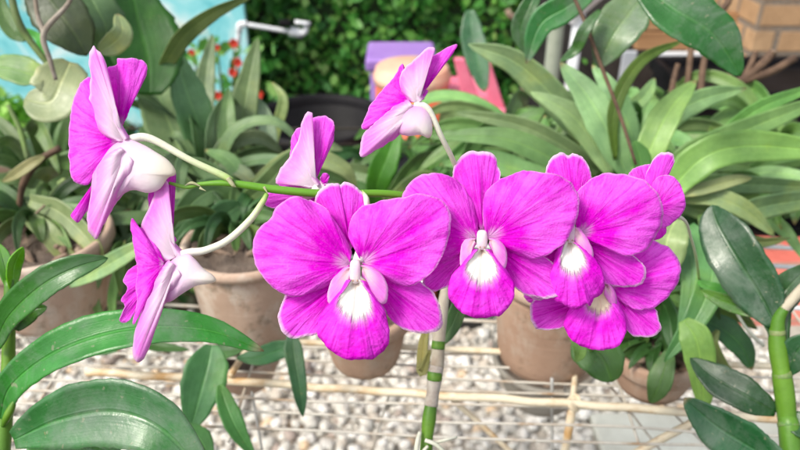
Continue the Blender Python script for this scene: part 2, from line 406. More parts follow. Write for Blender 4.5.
def tube(name, pts, rad, mat, parent=None, seg=10, n=None, color=None):
    V, F, UV = tube_data(pts, rad, seg, n)
    return mesh(name, V, F, mat, parent, UV, color=color)
def ptube(name, pts, mat, parent, seg=10, n=None):
    """pts: (x, y, d, width_px)"""
    return tube(name, [P(x, y, d) for x, y, d, w in pts], [w/2*d/FPX for x, y, d, w in pts], mat, parent, seg, n)

PROF = {
    'strap': lambda v: min(1, 0.55+1.6*v)*max(0, 1-v**6)**0.75,
    'lance': lambda v: (math.sin(math.pi*min(1, v*0.93+0.06)))**0.75 if v < 0.995 else 0,
    'oval': lambda v: (math.sin(math.pi*min(1, v*0.96+0.035)))**0.55 if v < 0.999 else 0.02,
    'hang': lambda v: min(1, 0.35+2.6*v)*max(0, 1-v**3.2)**0.7,
}
def leaf(parent, pts, w, col, prof='strap', roll=None, fold=0.22, n=26, wave=0.0, name='leaf', mat='leaf', thick=0.0005, seed=None):
    rs = random.Random(seed if seed is not None else hash((round(pts[0][0]), round(pts[0][1]), w)) & 0xffff)
    if roll is None: roll = rs.uniform(-28, 28)
    q = crom([list(P(*p)) for p in pts], n)
    dm = sum(p[2] for p in pts)/len(pts)
    hw = w/2*dm/FPX/max(0.6, math.cos(R(roll)))
    V, UV, F = [], [], []
    us = [-1, -0.8, -0.5, -0.2, 0, 0.2, 0.5, 0.8, 1]; m = len(us)
    ph = rs.uniform(0, 6)
    for i in range(n):
        v = i/(n-1); p = Vector(q[i])
        t = (Vector(q[min(n-1, i+1)])-Vector(q[max(0, i-1)])).normalized()
        vd = (p-CAM).normalized()
        s = t.cross(vd)
        if s.length < 1e-3: s = RT.copy()
        s.normalize(); nn = s.cross(t).normalized()
        if nn.dot(vd) > 0: nn = -nn
        ra = R(roll + 10*math.sin(v*3+ph)); s2 = s*math.cos(ra)+nn*math.sin(ra); n2 = s2.cross(t).normalized()
        if n2.dot(nn) < 0: n2 = -n2
        h = hw*max(PROF[prof](v), 0.015)
        for u in us:
            off = fold*h*(abs(u)**1.4) + wave*hw*math.sin(v*13+ph+u*1.2)*abs(u)
            e = 1+.09*abs(u)*noise.noise(Vector((v*9*hw*60+ph, 3*(u > 0), ph)))+.05*abs(u)*noise.noise(Vector((v*40, 5*(u > 0), ph)))
            V.append(p+s2*(u*h*e)+n2*off); UV.append((u*0.5+0.5, v))
    for i in range(n-1):
        for k in range(m-1):
            F.append((i*m+k, i*m+k+1, (i+1)*m+k+1, (i+1)*m+k))
    return mesh(name, V, F, M[mat], parent, UV, color=col, thick=thick)

def petal(parent, name, base, outline, d, mat, lean=0, cup=0, bulge=0, rip=0.5, rings=16, n=72, thick=0.00035, color=None, tilt=(0, 0), closed=False, crease=0.0):
    """fan from base (px) out to outline (px); d at the base (m); lean/cup/bulge/rip in mm of depth.
    tilt = mm of depth per 100 px to the right / down."""
    bx, by = base
    ol = crom([list(p) for p in outline], n, closed)
    V = [P(bx, by, d)]; UV = [(0.5, 0)]; F = []
    rs = random.Random(int(bx*7+by*13+len(outline)*31)); p1, p2 = rs.uniform(0, 6), rs.uniform(0, 6)
    cr = [(rs.uniform(-.75, .75), rs.uniform(.03, .07), rs.uniform(.5, 1.3)*rs.choice((-1, 1))) for _ in range(4)]
    size = max(math.hypot(o_[0]-bx, o_[1]-by) for o_ in ol)
    kk = min(1.0, size/70)
    ol = [[o_[0]+kk*(1.6*noise.noise(Vector((o_[0]*.10, o_[1]*.10, bx)))+.8*noise.noise(Vector((o_[0]*.33, o_[1]*.33, by)))),
           o_[1]+kk*(1.6*noise.noise(Vector((o_[0]*.10, o_[1]*.10, by+9)))+.8*noise.noise(Vector((o_[0]*.33, o_[1]*.33, bx+5))))] for o_ in ol]
    q1, q2 = rs.uniform(0, 6), rs.uniform(0, 6)
    for r in range(1, rings+1):
        t = r/rings
        for i, (ox, oy) in enumerate(ol):
            s = i/(n if closed else (n-1))*2-1
            x = bx+(ox-bx)*t; y = by+(oy-by)*t
            dz = lean*t + 1.7*bulge*math.sin(math.pi*t) + (1.5*cup*abs(s)**2*t if not closed else 0)
            dz += 1.25*rip*t*t*(math.sin(9*s+p1)+0.6*math.sin(17*s+p2+3*t))
            dz += crease*math.exp(-(s/0.07)**2)*math.sin(math.pi*min(1, t*1.05))
            if not closed and rip > .25:
                for (cs, cw, ca) in cr: dz += kk*ca*.9*rip*math.exp(-((s-cs)/cw)**2)*t*math.sin(math.pi*min(1, t*1.02))**.6 if t < .98 else 0
                dz += kk*rip*2.4*max(0, t-.72)**1.5/.148*math.sin(4*s+q1)*(.6+.4*math.sin(11*s+q2))
            nz = noise.noise(Vector((x*0.05, y*0.05, bx)))*rip*0.8*t
            dz += nz + tilt[0]*(x-bx)/100+tilt[1]*(y-by)/100
            V.append(P(x, y, d+dz*0.001)); UV.append((s*0.5+0.5, t))
    for i in range(n if closed else n-1):
        j = (i+1) % n
        F.append((0, 1+j, 1+i))
        for r in range(rings-1):
            a = 1+r*n; F.append((a+i, a+j, a+n+j, a+n+i))
    return mesh(name, V, F, M[mat], parent, UV, thick=thick, color=color)

def puff(parent, name, outline, d, th, mat, n=56, rings=10, cen=None, base=None, tilt=(0, 0)):
    """closed swollen body whose outline is the given one; th = half thickness in mm.
    UV v runs from base (px) outwards to the farthest point"""
    ol = crom([list(p) for p in outline], n, True)
    cx, cy = cen or (sum(p[0] for p in ol)/n, sum(p[1] for p in ol)/n)
    bx, by = base or (cx, cy)
    md = max(math.hypot(p[0]-bx, p[1]-by) for p in ol)
    V, UV, F = [], [], []
    def add(x, y, o):
        V.append(P(x, y, d+(o+tilt[0]*(x-cx)/100+tilt[1]*(y-cy)/100)*0.001))
        UV.append((math.atan2(y-by, x-bx)/6.28*1.6+0.5, math.hypot(x-bx, y-by)/md))
    for side in (-1, 1):
        st = len(V); add(cx, cy, side*th)
        for r in range(1, rings+1):
            t = math.sin(math.pi/2*r/rings)
            for (ox, oy) in ol:
                add(cx+(ox-cx)*t, cy+(oy-cy)*t, side*th*math.sqrt(max(0, 1-t*t)))
        for i in range(n):
            j = (i+1) % n; F.append((st, st+1+j, st+1+i) if side < 0 else (st, st+1+i, st+1+j))
            for r in range(rings-1):
                a = st+1+r*n
                f = (a+i, a+j, a+n+j, a+n+i); F.append(f if side < 0 else f[::-1])
    o = mesh(name, V, F, M[mat], parent, UV)
    import bmesh
    bm = bmesh.new(); bm.from_mesh(o.data); bmesh.ops.remove_doubles(bm, verts=bm.verts, dist=2e-6); bm.to_mesh(o.data); bm.free()
    return o

# ------------------------------------------------------------------ the orchid spray
spray = thing('orchid_spray', 'magenta orchid spray with nine blooms on a thin green stem in front of everything', 'orchid flowers', P(300, 190, 0.25))
sv, sf, su = tube_data([P(*p) for p in [(169, 183, .243), (187, 187, .243), (203, 184, .244), (232, 183.5, .245), (280, 190, .247), (330, 194, .25), (400, 195, .255), (470, 215, .262), (560, 250, .28), (598, 300, .31), (590, 350, .40), (566, 330, .50)]],
                       [w/2*.25/FPX for w in (3, 4.2, 4.6, 7, 8.2, 8, 7.6, 8, 8, 8, 9, 9)], 14, 150)
mesh('flower_stem', sv, sf, M['stem'], spray, su)
for pts in ([(184, 186, .2425, .5), (192, 183, .2425, 3.5), (201, 186.5, .2425, .4)], [(200, 188, .2425, 3), (206, 191, .242, .4)],
            [(228, 178, .2425, 5), (233, 185, .2425, 4), (236, 187, .2425, .5)], [(264, 187, .245, 3), (268, 194, .2445, .5)],
            [(362, 190, .2485, .6), (366, 198, .247, 5.5), (367, 208, .247, 5)]):
    ptube('bract', pts, M['bract'] if pts[0][0] != 362 else M['pedicel'], spray, 8, 14)

def flower(label, ped):
    fl = ptube('flower', ped, M['pedicel'], spray, 12, 40)
    fl['label'] = label
    return fl

def column(fl, x, y, d, w, h, dots=True):
    puff(fl, 'column', [(x-w*.42, y-h*.5), (x, y-h*.62), (x+w*.42, y-h*.5), (x+w*.5, y), (x+w*.4, y+h*.38), (x, y+h*.5), (x-w*.4, y+h*.38), (x-w*.5, y)], d, 1.4, 'column', 28, 6)
    V, F = [], []
    for dx in (-0.18, 0.2):
        V2, F2, _ = tube_data([P(x+w*dx, y+h*.30, d-.0015), P(x+w*dx, y+h*.36, d-.0019), P(x+w*dx, y+h*.40, d-.0016)], [1e-4, 2.4e-4, 1e-4], 7, 5, V, F, [])
    mesh('anther', V, F, M['anther'], fl)

# --- bloom: large front one, left of the middle
f = flower('large open bloom at the left of the front row', [(366, 197, .2475, 6), (368, 215, .2475, 7), (363, 240, .246, 9), (358, 262, .242, 12)])
B = (357, 262)
petal(f, 'sepal', (350, 250), [(341, 240), (326, 222), (316, 204), (318, 192), (329, 184), (338, 183), (341, 185), (346, 182), (357, 187), (366, 200), (368, 216), (362, 236)], .2455, 'sepal', lean=1.5, cup=1.0, rip=.3, crease=-.9)
petal(f, 'sepal', (352, 272), [(338, 268), (310, 278), (288, 293), (281, 305), (278, 319), (280, 328), (287, 336), (299, 338), (318, 333), (331, 320), (345, 295)], .2445, 'sepal', lean=2.5, cup=-1.2, rip=.35, crease=.8)
petal(f, 'sepal', (365, 268), [(378, 266), (402, 272), (424, 284), (436, 297), (441, 311), (442, 325), (434, 332), (418, 333), (403, 329), (390, 318), (380, 303), (372, 285)], .2445, 'sepal', lean=2, cup=-1.2, rip=.35, crease=.8)
petal(f, 'petal', (350, 264), [(352, 252), (339, 227), (326, 209), (312, 201), (302, 198), (290, 198), (277, 207), (270, 219), (258, 230), (253, 247), (256, 265), (266, 281), (281, 293), (296, 296), (315, 291), (333, 282), (346, 272)], .2425, 'petal', lean=-1.5, cup=2.2, bulge=-1.2, rip=.7)
petal(f, 'petal', (362, 263), [(357, 252), (349, 236), (350, 222), (359, 209), (373, 203), (388, 200), (403, 197), (422, 194), (440, 199), (450, 213), (450, 232), (444, 252), (434, 270), (421, 281), (408, 286), (395, 283), (381, 272), (368, 266)], .2420, 'petal', lean=-1.8, cup=2.2, bulge=-1.2, rip=.7)
petal(f, 'lip', (356, 279), [(345, 281), (336, 295), (327, 307), (319, 319), (318, 332), (322, 341), (329, 349), (337, 356), (350, 360), (364, 359), (372, 359), (376, 356), (385, 350), (389, 341), (389, 328), (384, 312), (377, 298), (367, 282)], .2395, 'lip', lean=-1.5, cup=1.0, bulge=-2.0, rip=.5, crease=.8)
petal(f, 'side_lobe', (350, 268), [(353, 268), (345, 268), (334, 278), (328, 291), (328, 301), (333, 305), (342, 303), (346, 292), (352, 275)], .2385, 'lobe', lean=-.6, cup=.8, bulge=-.5, rip=.1, n=40, rings=8)
petal(f, 'side_lobe', (362, 267), [(360, 266), (369, 266), (380, 273), (387, 284), (388, 296), (384, 304), (375, 298), (369, 284), (362, 276)], .2385, 'lobe', lean=-.6, cup=.8, bulge=-.5, rip=.1, n=40, rings=8)
column(f, 355, 273, .2375, 11, 22)

# --- bloom: front, middle
f = flower('open bloom in the middle of the front row', [(455, 200, .262, 6), (468, 212, .258, 7), (480, 228, .253, 9), (483, 240, .248, 11)])
petal(f, 'sepal', (482, 232), [(474, 222), (462, 200), (454, 182), (454, 168), (461, 156), (470, 151), (477, 152.5), (484, 151), (493, 155), (499, 167), (500, 180), (495, 200), (488, 222)], .2495, 'sepal', lean=2, cup=1, rip=.3, crease=-.9)
petal(f, 'sepal', (474, 247), [(462, 240), (442, 252), (428, 270), (423, 284), (430, 291), (442, 289), (456, 282), (467, 268), (475, 256)], .2485, 'sepal', lean=1, cup=-1, rip=.3)
petal(f, 'sepal', (493, 245), [(505, 245), (530, 252), (548, 259), (560, 271), (566, 283), (564, 291), (556, 297), (540, 298), (524, 294), (512, 284), (502, 270), (494, 256)], .2480, 'sepal', lean=1.5, cup=-1.2, rip=.35, crease=.8)
petal(f, 'petal', (476, 240), [(479, 228), (475, 208), (465, 190), (453, 178), (437, 173), (422, 175), (409, 184), (402, 198), (399, 222), (404, 246), (420, 266), (440, 267), (458, 256)], .2475, 'petal', lean=1.5, cup=1.8, bulge=-1.2, rip=.7)
petal(f, 'petal', (488, 238), [(484, 226), (483, 205), (487, 191), (499, 180), (514, 174), (525, 171), (538, 172), (556, 174), (571, 184), (579, 199), (577, 217), (569, 236), (557, 249), (543, 257), (528, 258), (508, 249), (494, 243)], .2460, 'petal', lean=-1, cup=2.2, bulge=-1.2, rip=.7)
petal(f, 'lip', (482, 249), [(473, 250), (461, 265), (451, 278), (448, 291), (452, 303), (460, 311), (466, 316), (481, 318), (496, 316), (501, 314), (511, 303), (515, 290), (511, 277), (502, 263), (491, 250)], .2435, 'lip', lean=-1.5, cup=1, bulge=-2, rip=.5, crease=.8)
petal(f, 'side_lobe', (474, 240), [(476, 238), (466, 240), (461, 249), (460, 262), (463, 269), (468, 265), (471, 254), (476, 244)], .2425, 'lobe', lean=-.6, cup=.8, bulge=-.5, rip=.1, n=36, rings=8)
petal(f, 'side_lobe', (490, 240), [(488, 238), (498, 240), (505, 248), (507, 260), (504, 269), (498, 265), (494, 254), (489, 244)], .2425, 'lobe', lean=-.6, cup=.8, bulge=-.5, rip=.1, n=36, rings=8)
column(f, 482, 241, .2415, 11, 18)

# --- bloom: front, right
f = flower('open bloom at the right of the front row', [(520, 230, .272, 6), (545, 232, .266, 7), (565, 233, .26, 9), (573, 235, .256, 11)])
petal(f, 'sepal', (574, 225), [(568, 216), (556, 198), (546, 180), (546, 168), (552, 157), (561, 153), (568, 155), (574, 153), (583, 158), (590, 170), (592, 186), (588, 205), (581, 218)], .2570, 'sepal', lean=2, cup=1, rip=.3, crease=-.9)
petal(f, 'petal', (566, 236), [(566, 224), (552, 210), (532, 204), (518, 214), (513, 234), (520, 252), (540, 258), (558, 248)], .2555, 'petal', lean=2, cup=1.5, bulge=-1, rip=.5)
petal(f, 'sepal', (566, 246), [(556, 243), (538, 255), (526, 272), (525, 290), (535, 300), (550, 296), (562, 272), (568, 256)], .2560, 'sepal', lean=3, cup=-1, rip=.3)
petal(f, 'sepal', (583, 243), [(592, 240), (618, 249), (636, 258), (644, 268), (646, 277), (640, 284), (628, 287), (613, 286), (602, 280), (592, 264), (584, 252)], .2560, 'sepal', lean=1.5, cup=-1.2, rip=.35, crease=.8)
petal(f, 'petal', (579, 234), [(575, 222), (573, 206), (577, 192), (588, 181), (602, 174), (617, 173), (633, 176), (648, 183), (659, 196), (663, 210), (661, 225), (654, 240), (643, 251), (630, 256), (614, 252), (597, 243), (584, 238)], .2535, 'petal', lean=-1, cup=2.2, bulge=-1.2, rip=.7)
petal(f, 'lip', (569, 241), [(561, 243), (554, 258), (551, 274), (551, 290), (556, 300), (566, 306), (577, 309), (586, 304), (590, 306), (594, 299), (602, 292), (604, 281), (601, 268), (592, 256), (579, 245)], .2510, 'lip', lean=-1.5, cup=1, bulge=-2, rip=.5, crease=.8)
petal(f, 'side_lobe', (574, 228), [(572, 227), (580, 229), (588, 240), (593, 252), (592, 261), (584, 260), (578, 250), (572, 236)], .2500, 'lobe', lean=-.6, cup=.8, bulge=-.4, rip=.1, n=36, rings=8)
column(f, 570, 234, .2500, 11, 18)

# --- bloom: lower right, behind
f = flower('lower bloom tucked behind the right end of the row', [(575, 262, .285, 6), (588, 268, .278, 7), (600, 280, .272, 9), (603, 286, .268, 10)])
petal(f, 'sepal', (590, 297), [(586, 288), (562, 288), (540, 294), (532, 302), (530, 313), (532, 322), (538, 329), (550, 330), (565, 326), (580, 312)], .2665, 'sepal', lean=-1, cup=-1, rip=.3, crease=.7)
petal(f, 'petal', (594, 290), [(592, 278), (570, 270), (545, 275), (528, 288), (524, 297), (535, 305), (560, 305), (583, 298)], .2685, 'petal', lean=1, cup=1, rip=.4)
petal(f, 'sepal', (614, 293), [(624, 290), (640, 299), (654, 308), (659, 320), (661, 330), (654, 336), (641, 337), (630, 333), (622, 322), (612, 304)], .2665, 'sepal', lean=1, cup=-1, rip=.3, crease=.7)
petal(f, 'petal', (608, 286), [(604, 274), (612, 258), (632, 246), (648, 240), (657, 242), (672, 250), (680, 264), (679, 279), (670, 295), (657, 306), (643, 310), (628, 306), (614, 297)], .2645, 'petal', lean=0, cup=1.5, bulge=-1, rip=.6)
petal(f, 'lip', (600, 286), [(590, 288), (578, 298), (568, 312), (565, 325), (569, 337), (578, 345), (590, 349), (604, 350), (617, 346), (625, 335), (626, 321), (621, 308), (616, 296), (610, 287)], .2605, 'lip_cream', lean=-1, cup=1, bulge=-1.5, rip=.5, crease=.8)
petal(f, 'side_lobe', (606, 284), [(604, 283), (611, 286), (616, 296), (616, 306), (610, 304), (604, 294)], .2595, 'lobe', lean=-1, cup=-1, bulge=-1, rip=.1, n=30, rings=6)
column(f, 600, 284, .2605, 10, 14)

# --- bloom: far right, turned away
f = flower('bloom turned away behind the right end of the row', [(700, 290, .46, 3.2), (697, 262, .40, 2.6), (691, 238, .32, 2.6), (683, 219, .28, 3.4), (655, 212, .272, 9)])
petal(f, 'petal', (652, 208), [(640, 202), (627, 184), (630, 172), (640, 166), (652, 165), (660, 178), (660, 196)], .2700, 'petal', lean=1.5, cup=1, rip=.3)
petal(f, 'sepal', (650, 205), [(644, 200), (645, 184), (648, 170), (654, 158), (663, 152), (671, 153), (675, 160), (671, 170), (663, 182), (656, 196)], .2685, 'sepal', lean=1.5, cup=1.5, rip=.2, crease=-.6)
petal(f, 'petal', (654, 208), [(648, 198), (652, 184), (660, 176), (671, 176), (680, 184), (685, 198), (684, 210), (676, 220), (664, 228), (650, 224)], .2670, 'petal', lean=.5, cup=1.5, bulge=-.6, rip=.5)
petal(f, 'lip', (654, 214), [(646, 214), (640, 224), (644, 236), (656, 240), (666, 232), (664, 218)], .2730, 'lip', lean=3, cup=1, rip=.3)
column(f, 655, 214, .2720, 8, 12)

# --- bloom: upper left, from behind
f = flower('big bloom at far left seen from behind', [(232, 181, .2440, 6.5), (222, 175, .2435, 7.2), (190, 160, .2425, 6.8), (160, 143, .2415, 7.4), (146, 137.5, .2410, 8.5), (136, 138, .2405, 9), (126, 142, .2405, 10)])
petal(f, 'petal', (120, 128), [(121, 125), (112, 115), (107, 100), (104, 82), (107, 68), (116, 65), (117.5, 60), (120, 58), (131, 58), (141, 60), (146, 67), (145, 76), (138, 89), (132, 102), (127, 114), (123, 124)], .2415, 'petal', lean=2.5, cup=.8, rip=.6)
petal(f, 'petal', (120, 140), [(114, 128), (103, 112), (95, 95), (90, 78), (82, 82), (77, 91), (72, 110), (69, 130), (69.5, 150), (70, 170), (76, 182), (84, 185.5), (91, 181), (98, 166), (108, 150)], .2400, 'petal', lean=1.5, cup=1, bulge=-1.5, rip=.4)
petal(f, 'sepal', (124, 141), [(116, 141), (103, 135), (93, 124), (89.5, 105), (91, 85), (90, 68), (89, 55), (92, 49), (93.5, 45.5), (96, 48.5), (101, 54), (106, 66), (107, 80), (105, 98), (110, 112), (119, 123), (130, 137)], .2385, 'outer', lean=0, cup=1, bulge=-1.5, rip=.25)
petal(f, 'lip', (96, 180), [(97, 176), (90, 188), (84, 200), (72, 213), (72, 218), (78, 222), (84, 216), (92, 204), (98, 188)], .2410, 'petal', lean=2, cup=1, rip=.3, n=40)
puff(f, 'spur', [(126, 139), (112, 146), (101, 160), (95, 172), (92, 190), (100, 196), (114, 200), (124, 193), (134, 190), (148, 193), (160, 189), (168, 178), (175, 175), (175, 169), (168, 160), (156, 152), (142, 144)], .2385, 4.0, 'spur', base=(176, 172))
petal(f, 'sepal', (126, 152), [(118, 146), (106, 152), (97, 162), (93, 176), (91, 195), (88, 215), (88, 229), (94, 237), (97, 238), (101, 229), (106, 219), (114, 206), (122, 195), (134, 186), (140, 170)], .2375, 'outer', lean=1.5, cup=2.5, bulge=-3.2, rip=.2, crease=1.0)

# --- bloom: lower left, from behind
f = flower('bloom hanging low at the left, seen from behind', [(267, 194, .2455, 4.6), (262, 203, .2445, 6), (250, 220, .2435, 7), (228, 240, .2425, 7.2), (206, 250, .242, 7.4), (190, 252.5, .2415, 8.6), (180, 256, .241, 10)])
petal(f, 'petal', (172, 245), [(162, 238), (154, 222), (149, 205), (150, 190), (158, 180), (160, 158), (168, 161), (174, 170), (175, 178), (168, 190), (167, 203), (168, 216), (168, 228), (176, 240)], .2445, 'petal', lean=1, cup=1, rip=.5)
petal(f, 'sepal', (176, 257), [(165, 263), (150, 256), (143, 246), (140, 235), (143, 222), (150, 205), (156, 190), (160, 182), (164, 180), (168, 183), (165, 189), (160, 195), (159, 208), (162, 222), (169, 234), (178, 246), (186, 254)], .2410, 'outer', lean=0, cup=1.2, bulge=-1.4, rip=.25)
petal(f, 'petal', (166, 265), [(158, 246), (148, 240), (136, 256), (136, 266), (127, 271), (124, 281), (127, 289), (121, 300), (124, 307), (119, 320), (127, 322), (134, 313), (142, 300), (152, 285)], .2425, 'petal', lean=2, cup=1, rip=.6)
petal(f, 'petal', (164, 264), [(158, 244), (149, 232), (136, 226), (133, 219), (131, 220), (131, 232), (134, 248), (138, 266), (136, 286), (138, 300), (133, 321), (135, 322), (143, 308), (150, 296), (156, 282), (162, 272)], .2395, 'petal', lean=0, cup=1.5, bulge=-1, rip=.5)
puff(f, 'spur', [(178, 256), (168, 264), (160, 276), (156, 290), (162, 300), (170, 302), (182, 294), (196, 286), (208, 284), (216, 281), (213, 275), (204, 269), (196, 260), (188, 254)], .2395, 3.6, 'spur', base=(217, 281))
petal(f, 'sepal', (176, 266), [(168, 259), (159, 270), (152, 284), (146, 300), (140, 316), (135, 336), (133, 355), (137, 362), (142, 360), (148, 350), (153, 335), (158, 320), (164, 306), (176, 296), (186, 284)], .2385, 'outer', lean=1, cup=2.5, bulge=-3, rip=.2, crease=1.0)

# --- bloom: behind the stem
f = flower('small bloom behind the stem, left of the front row', [(300, 191, .2500, 5), (306, 196, .2515, 6), (312, 194, .2525, 8), (318, 188, .2530, 10)])
petal(f, 'petal', (314, 183), [(308, 176), (302, 160), (300, 142), (303, 124), (309, 118), (318, 117), (326, 116), (333, 121), (335, 131), (332, 143), (326, 154), (320, 165), (317, 176)], .2550, 'petal', lean=1.5, cup=1, rip=.5)
petal(f, 'petal', (312, 184), [(306, 174), (304, 150), (303, 128), (295, 131), (291, 142), (290, 156), (284, 168), (278, 182), (285, 190), (298, 190)], .2570, 'petal', lean=1, cup=1, rip=.5)
petal(f, 'sepal', (316, 187), [(304, 188), (288, 184), (276, 182), (280, 170), (289, 158), (298, 140), (302, 124), (307, 113), (312, 113), (308, 124), (304, 140), (302, 156), (307, 168), (314, 176), (321, 183)], .2540, 'outer', lean=0, cup=.8, bulge=-1.2, rip=.2)
petal(f, 'petal', (322, 192), [(316, 186), (296, 188), (272, 190), (266, 198), (265, 205), (274, 208), (290, 207), (304, 209), (316, 203)], .2530, 'petal', lean=1.5, cup=1, rip=.5)
puff(f, 'spur', [(306, 184), (318, 180), (330, 184), (336, 192), (330, 202), (316, 204), (304, 200), (300, 192)], .2560, 2.5, 'spur')
petal(f, 'lip', (322, 184), [(320, 178), (324, 173), (329, 175), (328, 181), (325, 186)], .2545, 'petal', lean=0, n=24, rings=6)

# --- bloom: upper middle, from behind
f = flower('bloom above the row facing away on a long pale stalk', [(464, 200, .2640, 4), (459, 178, .2580, 4.8), (452, 158, .2500, 5.2), (441, 136, .2440, 5.6), (431, 114, .2420, 6.8), (424, 106.5, .2415, 8), (414, 105, .2415, 9)])
petal(f, 'petal', (420, 97), [(416, 90), (414, 76), (418, 67), (428, 59), (442, 51), (456, 44.5), (453, 52), (444, 63), (435, 74), (428, 82), (423, 89), (428, 91), (425, 97)], .2430, 'petal', lean=2, cup=-.8, rip=.3)
petal(f, 'petal', (412, 100), [(411, 84), (404, 66), (401, 65), (396, 73), (386, 86), (374, 100), (366, 114), (362, 126), (364, 129), (374, 127), (388, 117), (402, 108)], .2425, 'petal', lean=1, cup=1, rip=.4)
petal(f, 'sepal', (418, 103), [(409, 101), (402, 90), (400, 78), (404, 70), (415, 59), (426, 49), (433, 47.5), (434, 51), (426, 59), (418, 70), (415, 80), (419, 90), (424, 99)], .2410, 'outer', lean=.5, cup=1, bulge=-1, rip=.2)
petal(f, 'sepal', (414, 108), [(408, 99), (396, 106), (382, 117), (369, 129), (362, 140), (360, 154), (363, 157), (372, 152), (386, 144), (398, 136), (410, 124)], .2405, 'outer', lean=1, cup=1.5, bulge=-1.6, rip=.25)
puff(f, 'spur', [(410, 105), (421, 106), (428, 112), (432, 122), (432, 134), (428, 138), (420, 135), (408, 136), (398, 133), (394, 124), (400, 112)], .2415, 3.8, 'spur', base=(432, 138))

# ------------------------------------------------------------------ plants of the staging
SAGE = (0.20, 0.30, 0.17); PALE = (0.32, 0.42, 0.27); MID = (0.11, 0.25, 0.09); DARK = (0.022, 0.085, 0.03)
DEEPG = (0.04, 0.16, 0.035); LIME = (0.17, 0.38, 0.06); OLIVE = (0.075, 0.12, 0.035); BLUE = (0.20, 0.32, 0.24); DRY = (0.42, 0.32, 0.18); YEL = (0.33, 0.42, 0.12)

def plant(label, px, py, d, leaves, name='orchid_plant', group='orchid plants on the wire staging', cat='orchid plant', mat='leaf'):
    t = thing(name, label, cat, P(px, py, d), group)
    for L in leaves:
        pts, w, col = L[0], L[1], L[2]
        kw = L[3] if len(L) > 3 else {}
        kw = dict(kw); kw.setdefault('mat', mat)
        leaf(t, pts, w, col, **kw)
    return t
h = dict(prof='hang'); ln = dict(prof='lance'); ov = dict(prof='oval')

# near left plant with big arching leaves
t = plant('broad leaved orchid plant with big glossy dark arching leaves, nearest at bottom left', 8, 430, .31, [
    ([(0, 420, .31), (12, 385, .305), (60, 350, .30), (130, 329, .30), (205, 330, .305), (264, 351, .31)], 40, (0.05, 0.19, 0.04), dict(prof='lance', roll=-12, fold=.3, n=40)),
    ([(14, 440, .30), (60, 420, .295), (115, 412, .29), (165, 432, .285), (215, 490, .285)], 66, (0.035, 0.13, 0.04), dict(prof='lance', roll=6, fold=.22, n=40, wave=.03)),
    ([(-6, 350, .31), (8, 318, .305), (40, 287, .30), (75, 268, .30), (108, 258, .305)], 31, (0.045, 0.17, 0.035), dict(prof='lance', roll=-18, fold=.35, n=34)),
    ([(16, 330, .315), (30, 312, .315), (47, 307, .315)], 18, (0.05, 0.2, 0.03), dict(prof='lance', roll=20)),
    ([(20, 470, .31), (50, 450, .31), (90, 447, .31), (130, 462, .31)], 34, (0.06, 0.2, 0.04), ln),
    ([(10, 290, .318), (4, 262, .318), (-2, 243, .318)], 15, (0.14, 0.40, 0.04), ln),
    ([(12, 290, .317), (14, 265, .317), (23, 247, .316)], 15, (0.18, 0.46, 0.05), dict(prof='lance', roll=25)),
], mat='leaf_gloss')
ptube('cane', [(10, 280, .318, 10), (9, 320, .317, 12), (8, 370, .316, 13), (4, 430, .312, 15), (0, 480, .31, 15)], M['cane'], t, 14)
ptube('bud', [(3, 426, .309, 4), (7, 417, .307, 8), (12, 407, .3065, 7), (15, 399, .306, 1)], M['cane'], t, 10)

# right near cane
t = plant('tall bright green cane plant with dark leathery leaves at the right edge', 783, 440, .36, [
    ([(776, 325, .36), (760, 295, .365), (738, 260, .37), (718, 225, .38), (712, 205, .385)], 50, (0.022, 0.085, 0.04), dict(prof='lance', roll=-15, fold=.2, n=34)),
    ([(776, 412, .365), (745, 395, .37), (715, 378, .38), (690, 358, .39)], 34, (0.02, 0.08, 0.03), dict(prof='lance', roll=15)),
    ([(790, 470, .35), (752, 448, .355), (715, 425, .36), (684, 398, .365)], 46, (0.025, 0.11, 0.045), dict(prof='lance', roll=-10, n=34)),
    ([(782, 352, .36), (775, 310, .365), (790, 285, .365), (815, 262, .37)], 30, (0.025, 0.10, 0.03), ln),
    ([(786, 375, .36), (798, 350, .355), (815, 335, .35)], 26, (0.02, 0.08, 0.03), ln),
    ([(786, 420, .36), (800, 425, .355), (818, 440, .35)], 26, (0.02, 0.09, 0.03), ln),
    ([(774, 318, .362), (745, 308, .37), (722, 300, .38), (700, 290, .39)], 17, (0.09, 0.2, 0.04), ln),
], name='cane_plant', group=None, mat='leaf_gloss')
ptube('cane', [(786, 306, .358, 9), (779, 318, .36, 12), (777, 332, .361, 15), (778, 350, .361, 17.5), (781, 370, .36, 16.5), (782, 376, .36, 18.5), (785, 398, .36, 19), (787, 418, .36, 17.5), (789, 428, .358, 20), (793, 480, .355, 20)], M['cane'], t, 16, 80)
ptube('node_ring', [(781, 372, .36, 17.4), (782, 375, .36, 19), (782.3, 377, .36, 18.6)], M['node'], t, 16, 8)
ptube('node_ring', [(787.4, 421, .359, 18.6), (788.2, 424.5, .3585, 20.4), (788.7, 427, .358, 20)], M['node'], t, 16, 8)
ptube('node_ring', [(777, 330, .361, 15), (777.1, 333, .361, 16), (777.3, 335, .361, 15.4)], M['node'], t, 16, 8)
ptube('stub', [(784, 309, .3585, 9.5), (790, 302, .357, 10), (798, 293, .355, 10), (808, 282, .352, 9)], M['cane_dry'], t, 12)

